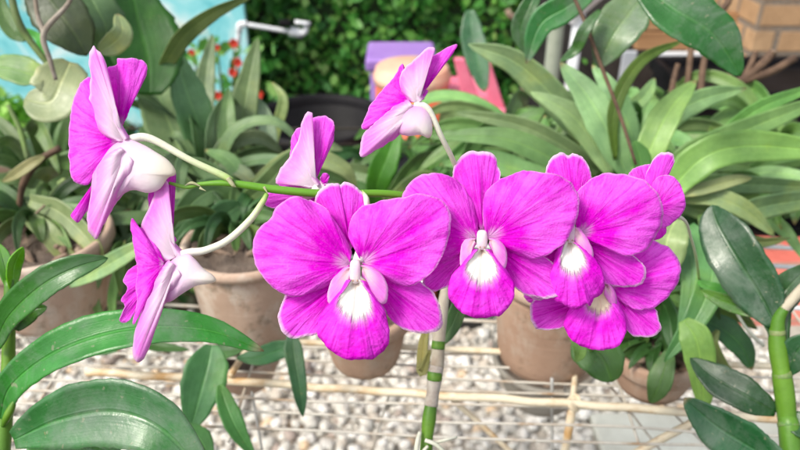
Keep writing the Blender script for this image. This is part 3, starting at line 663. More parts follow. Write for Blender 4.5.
# middle cane
t = thing('orchid_cane', 'upright jointed cane with papery white sheaths and a green lower joint, below the front blooms', 'orchid cane', P(427, 460, .33), None)
ptube('sheath', [(446, 285, .345, 9), (441, 318, .34, 13), (438.5, 345, .338, 13), (437, 368, .336, 14)], M['cane_dry'], t, 12)
ptube('joint', [(438.6, 341, .3378, 13.4), (438.3, 345, .3376, 13.8), (438, 349, .3374, 13.6)], M['cane'], t, 14, 8)
ptube('joint', [(435.2, 372, .3352, 14.6), (434.8, 376, .335, 15.4), (434.4, 380, .335, 15.2)], M['cane'], t, 14, 8)
ptube('sheath', [(437, 366, .336, 14), (434.5, 380, .335, 15), (433, 392, .334, 13), (431, 406, .333, 14)], M['cane_brown'], t, 12)
ptube('cane', [(431, 404, .333, 12), (429, 420, .332, 14), (427, 438, .331, 12), (425, 470, .33, 15)], M['cane'], t, 14)
for pts in ([(420, 432, .328, 4), (417, 445, .325, 5), (415, 470, .325, 5)], [(425, 440, .326, 4), (438, 446, .325, 4.5), (452, 462, .325, 4)], [(430, 444, .33, 3), (445, 440, .328, 3.5), (457, 437, .33, 2)], [(428, 446, .325, 3), (419, 455, .325, 4), (405, 462, .325, 3)]):
    ptube('root', pts, M['root'], t, 8, 16)
leaf(t, [(440, 345, .35), (452, 325, .352), (462, 300, .355), (470, 280, .36)], 17, (0.06, 0.17, 0.06), prof='lance', roll=10)
leaf(t, [(430, 350, .35), (422, 372, .352), (424, 340, .355), (430, 325, .36)], 10, (0.25, 0.25, 0.12), prof='lance')

# upright clump behind the upper left bloom
plant('clump of upright sage green strap leaves beside the black tub', 225, 175, .74, [
    ([(212, 178, .70), (200, 130, .68), (186, 90, .67), (174, 46, .68)], 36, (0.15, 0.27, 0.15), dict(prof='lance', roll=12)),
    ([(205, 175, .75), (204, 120, .75), (206, 75, .76), (213, 34, .77)], 20, (0.20, 0.30, 0.18), dict(prof='lance', roll=-10)),
    ([(238, 182, .70), (240, 140, .69), (247, 90, .69), (258, 37, .70)], 27, (0.19, 0.29, 0.15), dict(prof='lance', roll=10)),
    ([(232, 190, .67), (230, 160, .66), (227, 120, .66), (229, 88, .67)], 21, (0.14, 0.25, 0.11), dict(prof='lance', roll=-5)),
    ([(262, 178, .72), (268, 150, .70), (266, 120, .70), (256, 95, .70)], 17, (0.30, 0.38, 0.32), dict(prof='lance', roll=5)),
    ([(245, 190, .70), (255, 150, .71), (262, 125, .72)], 12, OLIVE, ln),
    ([(195, 185, .72), (175, 140, .72), (160, 100, .72), (146, 72, .73)], 46, (0.24, 0.31, 0.19), dict(prof='oval', roll=20)),
    ([(270, 165, .80), (276, 130, .80), (283, 100, .81), (272, 82, .82)], 11, (0.22, 0.27, 0.12), dict(prof='lance')),
])
plant('low clump of dull green spreading leaves left of the small bloom', 250, 215, .62, [
    ([(250, 185, .60), (285, 160, .58), (318, 158, .57), (345, 170, .57), (357, 190, .58)], 17, (0.28, 0.36, 0.20), dict(prof='lance', roll=-20)),
    ([(270, 175, .66), (300, 152, .65), (325, 146, .65), (343, 150, .66)], 14, (0.28, 0.35, 0.22), ln),
    ([(230, 200, .60), (215, 175, .60), (190, 165, .60), (165, 172, .61)], 20, SAGE, ln),
    ([(235, 205, .58), (260, 190, .57), (285, 165, .57), (300, 150, .58)], 22, (0.20, 0.30, 0.15), ln),
    ([(235, 205, .57), (215, 190, .56), (190, 205, .55), (170, 235, .55)], 26, (0.13, 0.24, 0.12), ln),
    ([(240, 205, .56), (225, 215, .55), (205, 235, .54), (192, 258, .54)], 30, (0.10, 0.20, 0.10), ln),
    ([(240, 210, .57), (205, 200, .58), (180, 200, .58), (150, 190, .6)], 22, (0.22, 0.31, 0.18), ln),
    ([(245, 210, .58), (240, 180, .6), (228, 160, .62), (205, 150, .64)], 18, (0.16, 0.25, 0.12), ln),
    ([(250, 215, .56), (270, 225, .55), (262, 245, .54)], 16, (0.13, 0.22, 0.10), ln),
])
plant('spread of grey green strap leaves over the left clay pot', 60, 250, .58, [
    ([(30, 200, .56), (60, 212, .55), (85, 235, .54), (104, 262, .54)], 22, (0.27, 0.33, 0.20), dict(prof='strap')),
    ([(25, 215, .55), (45, 230, .54), (62, 250, .54), (78, 270, .54)], 19, (0.26, 0.33, 0.18), dict(prof='strap')),
    ([(70, 285, .50), (95, 272, .49), (125, 255, .48), (160, 235, .48)], 19, (0.25, 0.36, 0.22), dict(prof='lance', roll=-15)),
    ([(90, 190, .60), (100, 215, .60), (125, 240, .60), (150, 260, .60)], 18, SAGE, ln),
    ([(60, 180, .62), (75, 195, .62), (110, 205, .62), (140, 200, .64)], 22, (0.25, 0.33, 0.2), ln),
    ([(40, 180, .64), (30, 195, .63), (10, 215, .62), (-10, 225, .62)], 18, (0.16, 0.25, 0.11), ln),
    ([(115, 330, .55), (112, 300, .55), (118, 270, .55), (125, 240, .56)], 9, (0.16, 0.28, 0.10), ln),
    ([(105, 325, .56), (95, 300, .56), (100, 270, .56)], 8, (0.2, 0.3, 0.12), ln),
    ([(80, 320, .5), (120, 330, .5), (150, 345, .5), (190, 350, .5)], 14, (0.05, 0.14, 0.04), ln),
    ([(60, 330, .48), (90, 345, .47), (120, 350, .46)], 18, (0.04, 0.12, 0.03), ln),
    ([(150, 340, .5), (180, 322, .5), (205, 318, .5)], 13, (0.06, 0.16, 0.05), ln),
])
# top-left overhanging large leaves, seen near
t = plant('overhanging branch with large dark and pale round leaves at top left', 50, 60, .55, [
    ([(28, -24, .48), (50, 0, .48), (72, 30, .48), (87, 56, .485)], 54, (0.03, 0.055, 0.015), dict(prof='lance', roll=8)),
    ([(80, -20, .52), (96, 8, .52), (106, 30, .525), (102, 54, .53)], 42, (0.10, 0.16, 0.085), dict(prof='lance', roll=-14)),
    ([(100, 52, .50), (112, 44, .50), (122, 32, .50), (118, 14, .505)], 22, (0.38, 0.44, 0.30), dict(prof='oval', roll=25)),
    ([(70, 62, .50), (62, 80, .49), (50, 102, .485), (24, 100, .485)], 50, (0.36, 0.41, 0.29), dict(prof='oval', roll=14)),
    ([(50, 80, .52), (30, 74, .52), (8, 68, .52), (-24, 66, .52)], 27, (0.20, 0.32, 0.14), dict(prof='lance', roll=30)),
    ([(26, 40, .56), (12, 30, .56), (2, 10, .56), (0, -10, .56)], 16, (0.09, 0.2, 0.06), ln),
    ([(44, 60, .55), (40, 40, .56), (26, 28, .56)], 9, (0.07, 0.32, 0.05), ln),
], name='leafy_branch', group=None, cat='branch')
ptube('twig', [(78, -20, .46, 4), (68, 4, .46, 4.5), (44, 33, .46, 6), (50, 60, .465, 5), (56, 80, .47, 4)], M['twig_grey'], t)
ptube('twig', [(34, -20, .46, 4), (37, 12, .46, 4.5), (44, 33, .46, 5)], M['twig_grey'], t)
ptube('twig', [(8, -20, .5, 7), (16, 15, .5, 7.5), (28, 38, .505, 7), (50, 66, .51, 6), (75, 95, .53, 4)], M['twig_green'], t)
plant('large deep green blurred leaf with the curved sage leaf at its right', 150, 90, .62, [
    ([(150, 95, .64), (148, 60, .64), (138, 20, .64), (128, -25, .64)], 72, (0.018, 0.11, 0.012), dict(prof='lance', roll=8)),
    ([(160, 80, .66), (168, 60, .64), (185, 35, .62), (215, 12, .60), (256, -6, .58)], 17, (0.22, 0.28, 0.14), dict(prof='lance', roll=20)),
    ([(120, 95, .66), (115, 60, .66), (100, 20, .66), (90, -20, .66)], 34, (0.02, 0.09, 0.015), dict(prof='lance')),
], name='tropical_plant', group=None, cat='plant')

# dry leaves left
t = thing('dry_stems', 'curled dry brown leaves and stems left of the upper left bloom', 'dry plant', P(25, 210, .6), None)
leaf(t, [(44, 156, .56), (32, 163, .555), (16, 174, .555), (2, 182, .56)], 11, (0.42, 0.38, 0.24), prof='lance')
ptube('stem', [(60, 148, .57, 7), (40, 160, .57, 7), (26, 178, .57, 8), (20, 200, .575, 6), (18, 240, .58, 6)], M['twig'], t)
ptube('stem', [(22, 235, .55, 4), (30, 220, .55, 3), (45, 205, .55, 2)], M['husk'], t)
ptube('stem', [(10, 240, .57, 5), (2, 215, .57, 4), (-6, 195, .57, 4)], M['twig'], t)
ptube('stem', [(28, 160, .62, 5), (20, 130, .62, 5), (8, 105, .62, 4)], M['twig_green'], t)

# below-left leaves hanging through the rack
plant('dark green leaves hanging through the rods beneath the left clay pot', 225, 350, .5, [
    ([(212, 345, .47), (208, 365, .465), (200, 395, .46), (190, 432, .46)], 42, (0.06, 0.17, 0.07), dict(prof='lance', roll=12)),
    ([(220, 385, .46), (226, 405, .455), (236, 428, .45), (255, 458, .45)], 21, (0.06, 0.2, 0.06), ln),
    ([(185, 425, .44), (200, 440, .44), (212, 462, .44)], 22, (0.08, 0.22, 0.08), ln),
    ([(292, 330, .46), (294, 355, .455), (299, 385, .45), (303, 417, .45)], 19, (0.03, 0.10, 0.05), dict(prof='hang', roll=5)),
    ([(300, 345, .49), (280, 350, .49), (258, 357, .485), (236, 358, .485)], 20, (0.03, 0.11, 0.05), ln),
    ([(205, 350, .5), (225, 352, .5), (246, 348, .5)], 15, (0.05, 0.15, 0.05), ln),
])

# big rosette in the middle right
plant('big rosette of pale green strap leaves behind the front row of blooms', 640, 215, .58, [
    ([(600, 160, .66), (575, 120, .64), (520, 65, .62), (468, 44, .62)], 31, (0.33, 0.46, 0.31), dict(prof='lance', roll=-15)),
    ([(600, 175, .62), (570, 150, .60), (520, 125, .60), (456, 112, .61)], 20, (0.27, 0.40, 0.24), dict(prof='lance', roll=-10)),
    ([(590, 185, .58), (555, 160, .57), (500, 138, .57), (428, 137, .58)], 23, (0.16, 0.32, 0.14), dict(prof='lance', roll=15)),
    ([(610, 175, .60), (592, 140, .60), (568, 112, .60), (530, 92, .61)], 24, (0.29, 0.42, 0.24), dict(prof='lance', roll=5)),
    ([(628, 178, .58), (612, 140, .57), (590, 100, .57), (560, 62, .58)], 32, (0.27, 0.42, 0.25), dict(prof='lance', roll=10)),
    ([(640, 165, .60), (628, 125, .60), (612, 92, .60), (592, 65, .61)], 22, (0.24, 0.38, 0.22), ln),
    ([(636, 190, .56), (650, 150, .55), (670, 110, .55), (696, 80, .56)], 30, (0.28, 0.42, 0.17), dict(prof='lance', roll=-12)),
    ([(640, 190, .60), (665, 125, .59), (700, 100, .59), (747, 88, .60)], 23, (0.26, 0.39, 0.22), dict(prof='lance', roll=15)),
    ([(615, 160, .57), (614, 110, .56), (640, 62, .56), (684, 40, .57)], 13, (0.11, 0.17, 0.035), dict(prof='lance', roll=20)),
    ([(645, 190, .53), (640, 160, .53), (634, 140, .53)], 20, (0.10, 0.26, 0.08), ln),
    ([(655, 210, .53), (700, 160, .51), (750, 146, .505), (830, 152, .51)], 33, (0.24, 0.42, 0.15), dict(prof='strap', roll=-12, n=34)),
    ([(655, 195, .56), (690, 155, .55), (740, 132, .55), (830, 96, .56)], 24, (0.20, 0.34, 0.15), dict(prof='strap', roll=10)),
    ([(680, 185, .57), (720, 140, .57), (760, 108, .57), (820, 85, .58)], 16, (0.18, 0.34, 0.12), dict(prof='strap', roll=15)),
    ([(665, 200, .55), (700, 185, .55), (740, 184, .55), (830, 188, .56)], 21, (0.19, 0.29, 0.17), dict(prof='strap', roll=10)),
    ([(670, 196, .52), (705, 188, .515), (735, 180, .515), (752, 178, .52)], 13, (0.34, 0.40, 0.24), dict(prof='hang', roll=5)),
    ([(680, 200, .53), (715, 198, .52), (745, 210, .515), (775, 236, .515)], 20, (0.24, 0.34, 0.20), dict(prof='lance', roll=-10)),
    ([(680, 205, .54), (730, 215, .53), (770, 205, .53), (830, 196, .54)], 25, (0.17, 0.28, 0.17), dict(prof='strap', roll=20)),
    ([(580, 190, .62), (560, 165, .62), (545, 140, .63), (545, 115, .64)], 18, (0.14, 0.26, 0.10), ln),
    ([(600, 160, .66), (615, 125, .66), (645, 95, .67), (655, 78, .68)], 16, (0.25, 0.38, 0.2), ln),
    ([(570, 180, .62), (520, 170, .63), (480, 160, .64), (440, 165, .66)], 22, (0.15, 0.28, 0.12), ln),
    ([(690, 175, .60), (730, 165, .62), (770, 170, .63), (830, 165, .65)], 14, (0.13, 0.23, 0.10), ln),
])
plant('limp green leaves hanging right of the lower bloom', 680, 270, .45, [
    ([(690, 225, .46), (712, 262, .44), (700, 310, .43), (664, 362, .43)], 28, (0.11, 0.27, 0.12), dict(prof='lance', roll=-12)),
    ([(670, 225, .47), (688, 248, .455), (692, 285, .445), (678, 340, .445)], 22, (0.14, 0.33, 0.17), dict(prof='lance', roll=10)),
    ([(676, 218, .45), (668, 236, .44), (664, 255, .44), (656, 292, .44)], 40, (0.30, 0.38, 0.22), dict(prof='oval', roll=-8)),
    ([(684, 320, .42), (696, 340, .415), (702, 375, .415), (704, 414, .42)], 31, (0.22, 0.36, 0.12), dict(prof='hang', roll=8)),
    ([(670, 350, .45), (664, 370, .445), (658, 388, .445), (650, 403, .45)], 24, (0.07, 0.15, 0.05), ln),
    ([(590, 330, .40), (592, 345, .395), (604, 362, .39), (612, 382, .39)], 44, (0.06, 0.17, 0.05), dict(prof='oval', roll=15)),
    ([(568, 322, .38), (576, 336, .375), (580, 352, .375), (576, 362, .38)], 14, (0.24, 0.42, 0.16), ln),
    ([(650, 240, .5), (630, 300, .49), (628, 340, .49), (640, 375, .49)], 26, (0.04, 0.11, 0.04), ln),
    ([(700, 215, .5), (715, 240, .49), (745, 262, .485), (776, 275, .485)], 20, (0.10, 0.20, 0.07), ln),
    ([(640, 262, .46), (680, 265, .455), (708, 290, .45), (720, 320, .45)], 14, (0.05, 0.12, 0.03), ln),
    ([(698, 282, .43), (714, 289, .425), (726, 294, .425), (738, 301, .43)], 13, (0.06, 0.2, 0.05), ln),
    ([(690, 320, .46), (715, 325, .455), (740, 345, .45), (752, 370, .45)], 26, (0.03, 0.09, 0.03), ln),
    ([(718, 330, .44), (712, 345, .44), (722, 365, .44), (738, 378, .44)], 13, (0.16, 0.22, 0.08), ln),
    ([(720, 210, .5), (735, 235, .5), (760, 242, .5), (790, 238, .5)], 12, (0.15, 0.2, 0.1), ln),
])
t = thing('aerial_roots', 'thin pale aerial roots dangling beside the dark right leaf', 'roots', P(720, 270, .42), None)
for pts in ([(708, 250, .43, 3.5), (714, 266, .428, 4), (726, 276, .427, 3), (732, 292, .427, 2)], [(716, 266, .427, 3), (724, 262, .425, 3.5), (734, 262, .425, 3), (741, 264, .425, 2)],
            [(730, 300, .43, 3), (742, 322, .43, 3), (752, 335, .43, 4), (764, 346, .43, 3)]):
    ptube('root', pts, M['root'], t, 8, 20)

# top right overhanging big leaves
t = plant('hanging broad dark glossy leaves and twigs at top right', 640, -20, .5, [
    ([(636, -20, .44), (672, 8, .43), (712, 34, .425), (741, 76, .43)], 50, (0.035, 0.155, 0.055), dict(prof='lance', roll=-10, n=36)),
    ([(652, -16, .50), (632, 10, .50), (612, 38, .50), (598, 68, .51)], 46, (0.11, 0.20, 0.11), dict(prof='lance', roll=14)),
    ([(600, -14, .52), (565, 8, .52), (540, 25, .525), (526, 64, .53)], 28, (0.045, 0.16, 0.05), dict(prof='lance', roll=-12)),
    ([(540, -16, .54), (528, 10, .54), (520, 32, .545), (530, 58, .55)], 20, (0.03, 0.11, 0.035), ln),
    ([(600, 10, .49), (585, 30, .49), (575, 50, .5), (560, 62, .5)], 12, (0.05, 0.15, 0.05), ln),
    ([(470, 10, .90), (472, 35, .90), (478, 62, .90), (485, 92, .90)], 24, (0.06, 0.15, 0.08), dict(prof='oval', roll=5)),
], name='leafy_branch', group=None, cat='branch', mat='leaf_gloss')
ptube('twig', [(566, -20, .5, 3.5), (584, 20, .5, 4), (602, 68, .5, 4), (620, 115, .5, 3.5), (636, 165, .5, 3)], M['twig'], t)
ptube('twig', [(640, -20, .51, 8), (620, 8, .51, 7), (600, 22, .51, 6), (585, 35, .51, 4)], M['twig'], t)

t = thing('pruned_branch', 'bare brown pruned branch with cut stubs before the brick pillar', 'branch', P(720, 100, .8), None)
for pts in ([(728, 88, .8, 8), (745, 78, .8, 9), (762, 64, .8, 9), (773, 52, .8, 9)], [(700, 96, .8, 5), (740, 82, .8, 8), (770, 72, .8, 8), (795, 58, .8, 8)], [(742, 80, .8, 5), (750, 66, .8, 6), (756, 52, .8, 5)],
            [(686, 110, .8, 6), (688, 80, .8, 6), (692, 40, .8, 6), (694, 15, .8, 5)], [(700, 110, .78, 7), (702, 76, .78, 7), (706, 52, .78, 6), (714, 20, .78, 6), (728, 2, .78, 7), (732, -20, .78, 8)], [(672, 106, .8, 8), (673, 84, .8, 6), (678, 64, .8, 5)],
            [(712, 100, .8, 8), (722, 90, .8, 7), (731, 72, .8, 5)]):
    ptube('branch', pts, M['twig'], t, 9, 20)
ptube('cut_end', [(773, 53, .797, 6), (774, 51.5, .797, 7)], M['husk'], t, 9, 4)

# ------------------------------------------------------------------ pots
def pot(label, cx, rimy, botz, hor, wpx, mat, h=None, taper=0.72, lipw=0.006, rimh=0.012, name='flower_pot', wall=0.005, soil=True, lean=0):
    """cx,rimy: pixel of the rim centre; hor: horizontal distance of the axis"""
    c = PH(cx, rimy, hor)
    d = (c-CAM).dot(FW); r = wpx/2*d/FPX
    z0 = botz if botz is not None else c.z-h
    H = c.z-z0
    t = thing(name, label, 'flower pot', (c.x, c.y, z0), 'clay and plastic pots on the wire staging')
    seg = 56
    def lathe(prof, name, mat, ph=0.0):
        V, F = [], []
        for (rr, zz) in prof:
            for k in range(seg):
                a = 2*math.pi*k/seg
                w = 1+0.012*noise.noise(Vector((math.cos(a)*2, math.sin(a)*2, zz*30+ph)))
                V.append((c.x+rr*w*math.cos(a), c.y+rr*w*math.sin(a), z0+zz))
        for i in range(len(prof)-1):
            for k in range(seg):
                F.append((i*seg+k, i*seg+(k+1) % seg, (i+1)*seg+(k+1) % seg, (i+1)*seg+k))
        return mesh(name, V, F, mat, t)
    rb = r*taper; rw = r-lipw*0.5
    n = 9
    prof = [(0.0005, 0), (rb*0.93, 0.0), (rb, 0.003)]
    for i in range(1, n+1):
        u = i/n; prof.append((rb+(rw-rb)*(u**0.75), 0.003+(H-rimh-0.003)*u))
    prof += [(rw-wall, H-rimh), (rw-wall*1.6, H*0.5), (0.0005, H*0.45)]
    lathe(prof, 'pot_body', mat, 1)
    lathe([(rw-wall*1.1, H-rimh-0.002), (r, H-rimh-0.001), (r+0.001, H-rimh+0.001), (r+0.0012, H-0.003), (r, H-0.0005), (r-0.002, H), (r-wall, H-0.0015), (r-wall*1.2, H-rimh)], 'rim', mat, 2)
    if soil:
        V, F = [], []
        rs = random.Random(int(cx)); Rr = r-wall*1.3; zs = z0+H-rimh*0.9
        V.append((c.x, c.y, zs+0.004)); m = 24
        for i in range(1, 7):
            for k in range(m):
                a = 2*math.pi*k/m; q = Rr*i/6
                V.append((c.x+q*math.cos(a), c.y+q*math.sin(a), zs+rs.uniform(-0.003, 0.004)))
        for k in range(m):
            F.append((0, 1+k, 1+(k+1) % m))
            for i in range(5):
                a = 1+i*m; F.append((a+k, a+m+k, a+m+(k+1) % m, a+(k+1) % m))
        mesh('substrate', V, F, M['soil'], t)
        V, F = [], []
        for i in range(30):
            a = rs.uniform(0, 6.28); q = Rr*math.sqrt(rs.random())*0.92
            p = Vector((c.x+q*math.cos(a), c.y+q*math.sin(a), zs+0.003)); dv = Vector((rs.uniform(-1, 1), rs.uniform(-1, 1), rs.uniform(-.3, .5))).normalized()*rs.uniform(.005, .012)
            tube_data([p-dv, p, p+dv], [.0012, rs.uniform(.0022, .004), .001], 6, 5, V, F, [])
        mesh('husk_chips', V, F, M['husk'], t, smooth=False)
    return t, c, r, z0
pot('wide terracotta pot half hidden by leaves at the left edge', 36, 232, RACKZ+.002, .472, 142, M['pot'], taper=.78)
pot('light terracotta pot behind the low hanging left bloom', 245, 240, RACKZ+.000, .452, 126, M['pot'], taper=.8, rimh=.007)
pot('small brown terracotta pot below the large left front bloom', 364, 305, RACKZ+.002, .405, 96, M['pot_brown'], taper=.72)
pot('brown clay pot below the middle and right front blooms', 556, 266, RACKZ-.008, .42, 126, M['pot_brown'], taper=.78, rimh=.007)
tp, c5, r5, z5 = pot('grey plastic pot hung by wires under the rods, lowest of the pots', 545, 355, None, .60, 104, M['pot_grey'], h=.062, taper=.62, rimh=.006)
pot('greyish clay pot under the limp leaves at lower right', 658, 345, RACKZ-.004, .385, 92, M['pot_brown'], taper=.74)
tp7, c7, r7, z7 = pot('shaded brown pot hung below the rods at lower left', 243, 348, None, .60, 76, M['pot_brown'], h=.045, taper=.7)
pot('black nursery pot at the foot of the upright sage clump', 225, 178, RACKZ, .84, 84, M['pot_black'], taper=.8)
pot('black nursery pot at the heart of the pale green rosette', 628, 200, RACKZ, .70, 96, M['pot_black'], taper=.8)
pot('clay pot with shade painted into its colour, showing between leaves behind the middle bloom', 500, 158, RACKZ, .86, 84, M['pot_shade'], taper=.78)
pot('clay pot with shade painted into its colour, at the far left behind the dry stems', 20, 205, RACKZ, .78, 100, M['pot_shade'], taper=.78)
pot('clay pot with shade painted into its colour, right of the upper left bloom', 150, 200, RACKZ, .76, 92, M['pot_shade'], taper=.78)
pot('black pot at the right edge beneath the strap leaves', 770, 205, RACKZ, .72, 90, M['pot_black'], taper=.8)
pot('brown pot behind the stem, right of the small bloom', 375, 200, RACKZ, .76, 84, M['pot_black'], taper=.8)

plant('bright green broad leafed plant between the black tub and the red bucket', 385, 205, .75, [
    ([(374, 205, .72), (378, 180, .71), (388, 155, .71), (400, 122, .72)], 27, (0.06, 0.26, 0.035), dict(prof='lance', roll=8)),
    ([(385, 210, .70), (405, 190, .69), (425, 178, .69), (448, 182, .69)], 20, (0.24, 0.34, 0.17), dict(prof='lance', roll=10)),
    ([(380, 205, .74), (360, 190, .74), (345, 192, .74), (332, 200, .74)], 18, (0.10, 0.22, 0.08), ln),
    ([(385, 205, .76), (400, 185, .76), (420, 160, .77), (446, 152, .78)], 18, (0.12, 0.24, 0.09), ln),
    ([(388, 210, .72), (410, 205, .71), (432, 210, .70)], 16, (0.08, 0.2, 0.06), ln),
])
# extra filler rosettes growing from the back pots
def rosette(label, px, py, d, n, L, wpx, cols, seed, up=0.6, grp='orchid plants on the wire staging'):
    rs = random.Random(seed); t = thing('orchid_plant', label, 'orchid plant', P(px, py, d), grp)
    b = P(px, py, d)
    for i in range(n):
        a = 2*math.pi*(i+rs.uniform(-.3, .3))/n
        l = L*rs.uniform(.7, 1.15); e = rs.uniform(.25, 1.0)*up*2
        dirv = Vector((math.cos(a), math.sin(a)*.8, 0))
        p0 = b+dirv*.008; p1 = b+dirv*l*.35+Vector((0, 0, l*.45*e)); p2 = b+dirv*l*.75+Vector((0, 0, l*.55*e)); p3 = b+dirv*l*1.05+Vector((0, 0, l*(.45*e-.12)))
        def topix(p):
            q = p-CAM; dd = q.dot(FW); return (400+q.dot(RT)/dd*FPX, 225-q.dot(UP)/dd*FPX, dd)
        leaf(t, [topix(p) for p in (p0, p1, p2, p3)], wpx*rs.uniform(.8, 1.2), rs.choice(cols), prof=rs.choice(['lance', 'strap']), roll=rs.uniform(-50, 50), seed=rs.randrange(9999), n=18)
    return t
rosette('loose rosette of dull leaves from the clay pot behind the middle bloom', 500, 165, .95, 14, .12, 17, [(0.14, .25, .11), (.2, .3, .16), (.10, .18, .07)], 3)
rosette('tangle of narrow sage leaves at the far left edge', 15, 205, .85, 15, .13, 16, [(.2, .29, .16), (.13, .22, .09), (.28, .34, .2)], 4)
rosette('shaded rosette of mid green leaves right of the upper left bloom', 150, 205, .84, 16, .13, 18, [(.12, .21, .10), (.2, .28, .17), (.08, .16, .06)], 5)
rosette('dark leafed orchid at the right edge beneath the strap leaves', 768, 215, .78, 14, .13, 20, [(.06, .14, .05), (.12, .22, .10), (.04, .10, .04)], 6)
rosette('deep green filler plant under the big rosette', 610, 240, .62, 12, .10, 22, [(.05, .13, .05), (.10, .20, .08), (.03, .08, .03)], 8, .4)
rosette('small dark plant in the shade above the left clay pots', 140, 290, .66, 10, .09, 18, [(.05, .13, .05), (.09, .17, .07)], 9, .4)

DK = [(.04, .11, .035), (.08, .16, .06), (.12, .20, .08), (.03, .08, .025)]
rosette('tuft of dark narrow leaves in the pot behind the low hanging left bloom', 236, 232, .555, 22, .062, 12, DK, 41, .45)
rosette('tuft of dark narrow leaves in the wide pot at the left edge', 40, 226, .575, 22, .07, 13, DK+[(.2, .28, .15)], 42, .5)
rosette('tuft of dark narrow leaves in the pot under the limp leaves at lower right', 655, 345, .49, 14, .04, 12, DK, 43, .35)
rosette('low silvery clump of narrow leaves at the foot of the upright sage clump', 205, 195, .66, 24, .10, 13, [(.2, .3, .18), (.26, .34, .24), (.12, .2, .1)], 44, .8)
rosette('crowded clump of thin grey green leaves left of the upper left bloom', 45, 185, .72, 24, .12, 13, [(.14, .22, .1), (.2, .28, .16), (.08, .15, .06)], 45, .7)
G3 = [(.19, .32, .14), (.13, .26, .10), (.24, .36, .19), (.10, .20, .07)]
rosette('dense fan of narrow strap leaves right of the turned away bloom', 700, 205, .66, 26, .135, 15, G3, 21, .45)
rosette('dense fan of narrow strap leaves behind the middle bloom', 540, 175, .74, 26, .14, 15, G3, 22, .5)
rosette('upright fan of narrow pale leaves at the top of the big rosette', 630, 165, .74, 22, .13, 15, [(.20, .34, .16), (.28, .42, .24), (.12, .24, .09)], 31, .6)
rosette('arching narrow leaves at the far right above the strap leaves', 775, 150, .78, 18, .12, 15, [(.14, .28, .10), (.20, .34, .14), (.08, .18, .05)], 32, .5)
rosette('dull narrow leafed clump under the stem of the left blooms', 215, 235, .62, 22, .11, 15, [(.10, .18, .08), (.16, .24, .12), (.06, .13, .04)], 24, .45)
rosette('dark narrow leafed clump between the two left clay pots', 130, 265, .60, 20, .09, 14, [(.05, .13, .04), (.10, .18, .07), (.14, .22, .10)], 25, .45)
rosette('sage narrow leafed clump at the left edge above the clay pot', 20, 235, .62, 18, .10, 15, [(.12, .20, .09), (.18, .25, .13), (.06, .12, .04)], 26, .5)
rosette('dark drooping foliage beneath the lower right bloom', 650, 300, .52, 18, .075, 16, [(.03, .10, .03), (.06, .15, .05), (.10, .20, .07)], 27, .25)
rosette('dark low plant in the shadow between the sage clump and the small bloom', 300, 200, .80, 18, .11, 16, [(.05, .12, .04), (.10, .18, .08), (.18, .25, .13)], 29, .4)
rosette('shadowy foliage behind the small bloom and the black tub', 420, 175, .90, 18, .12, 15, [(.05, .15, .04), (.09, .22, .07), (.14, .24, .10)], 30, .4)

# ------------------------------------------------------------------ wire staging
rk = thing('wire_staging', 'cream rusty rod and wire mesh bench holding the pots', 'plant bench', (0, .6, 0), None)
def rod(name, a, b, r, mat, n=10, wob=0.0, seg=8):
    a, b = Vector(a), Vector(b); pts = []
    rs = random.Random(int(a.x*999+b.y*777))
    for i in range(n):
        q = a.lerp(b, i/(n-1)); pts.append(q+Vector((0, rs.uniform(-wob, wob), rs.uniform(-wob, wob))))
    return tube(name, pts, [r]*n, mat, rk, seg, n*3)
def zrod(name, x1, y1, x2, y2, r, mat, dz=0, wob=.0006, x0=-.75, xe=.85, ext=True):
    a, b = PZ(x1, y1, RACKZ+dz), PZ(x2, y2, RACKZ+dz)
    if ext:
        k = (b.y-a.y)/(b.x-a.x); a2 = Vector((x0, a.y+k*(x0-a.x), a.z)); b2 = Vector((xe, a.y+k*(xe-a.x), a.z)); a, b = a2, b2
    return rod(name, a, b, r, mat, 24, wob)
rod('rod', PZ(87, 371, RACKZ), PZ(860, 424, RACKZ), .0031, M['bamboo'], 26, .0007)
zrod('rod', 60, 330, 515, 353, .0026, M['bamboo'])
zrod('rod', 160, 304, 205, 306.5, .0016, M['wire'])
for (y1, y2) in ((245, 249), (264, 268), (283, 287), (304, 308)):
    zrod('wire', 740, y1, 800, y2, .0023, M['white_plastic'], dz=-.003)
for (ya, yb) in ((346, 362), (359, 375), (371, 388), (385, 399), (398, 413), (413, 432), (428, 446)):
    zrod('wire', 250, ya, 700, yb, .0010, M['wire'], dz=-.0035, wob=.0012)
for hy in (.66, .74, .82):
    rod('wire', (-.75, hy, RACKZ-.003), (.85, hy+.01, RACKZ-.003), .0009, M['wire_dark'], 12, .0008)
for i, xx in enumerate([-.62, -.42, -.26, -.115, .02, .16, .33, .52, .72]):
    rod('cross_wire', (xx, .33, RACKZ-.0052), (xx+.008, .62, RACKZ-.0052), .0010, M['wire'], 10, .0008)
# struts and braces
def strut(p, q, r, mat='bamboo', name='strut'): rod(name, p, q, r, M[mat], 6, .0003)
pA = PZ(573, 403, RACKZ)
strut(PZ(577, 345, RACKZ-.002), pA, .0022)
strut(pA, (pA.x+.004, pA.y+.004, .0), .0030)
strut(PZ(448, 395, RACKZ-.004), P(520, 460, .52), .0022)
strut(PZ(704, 416, RACKZ-.004), P(630, 456, .50), .0030)
strut(PZ(230, 376, RACKZ+.005), PZ(247, 350, RACKZ+.005), .0026)
strut(PZ(660, 400, RACKZ-.006), P(710, 450, .56), .0008, 'wire')
strut(PZ(590, 360, RACKZ-.006), P(660, 450, .60), .0010, 'wire')
strut(PZ(390, 392, RACKZ-.006), P(372, 450, .56), .0008, 'wire')
strut(P(282, 390, .56), P(345, 432, .56), .0007, 'wire')
strut(P(252, 392, .54), P(262, 450, .56), .0010, 'wire_grey')
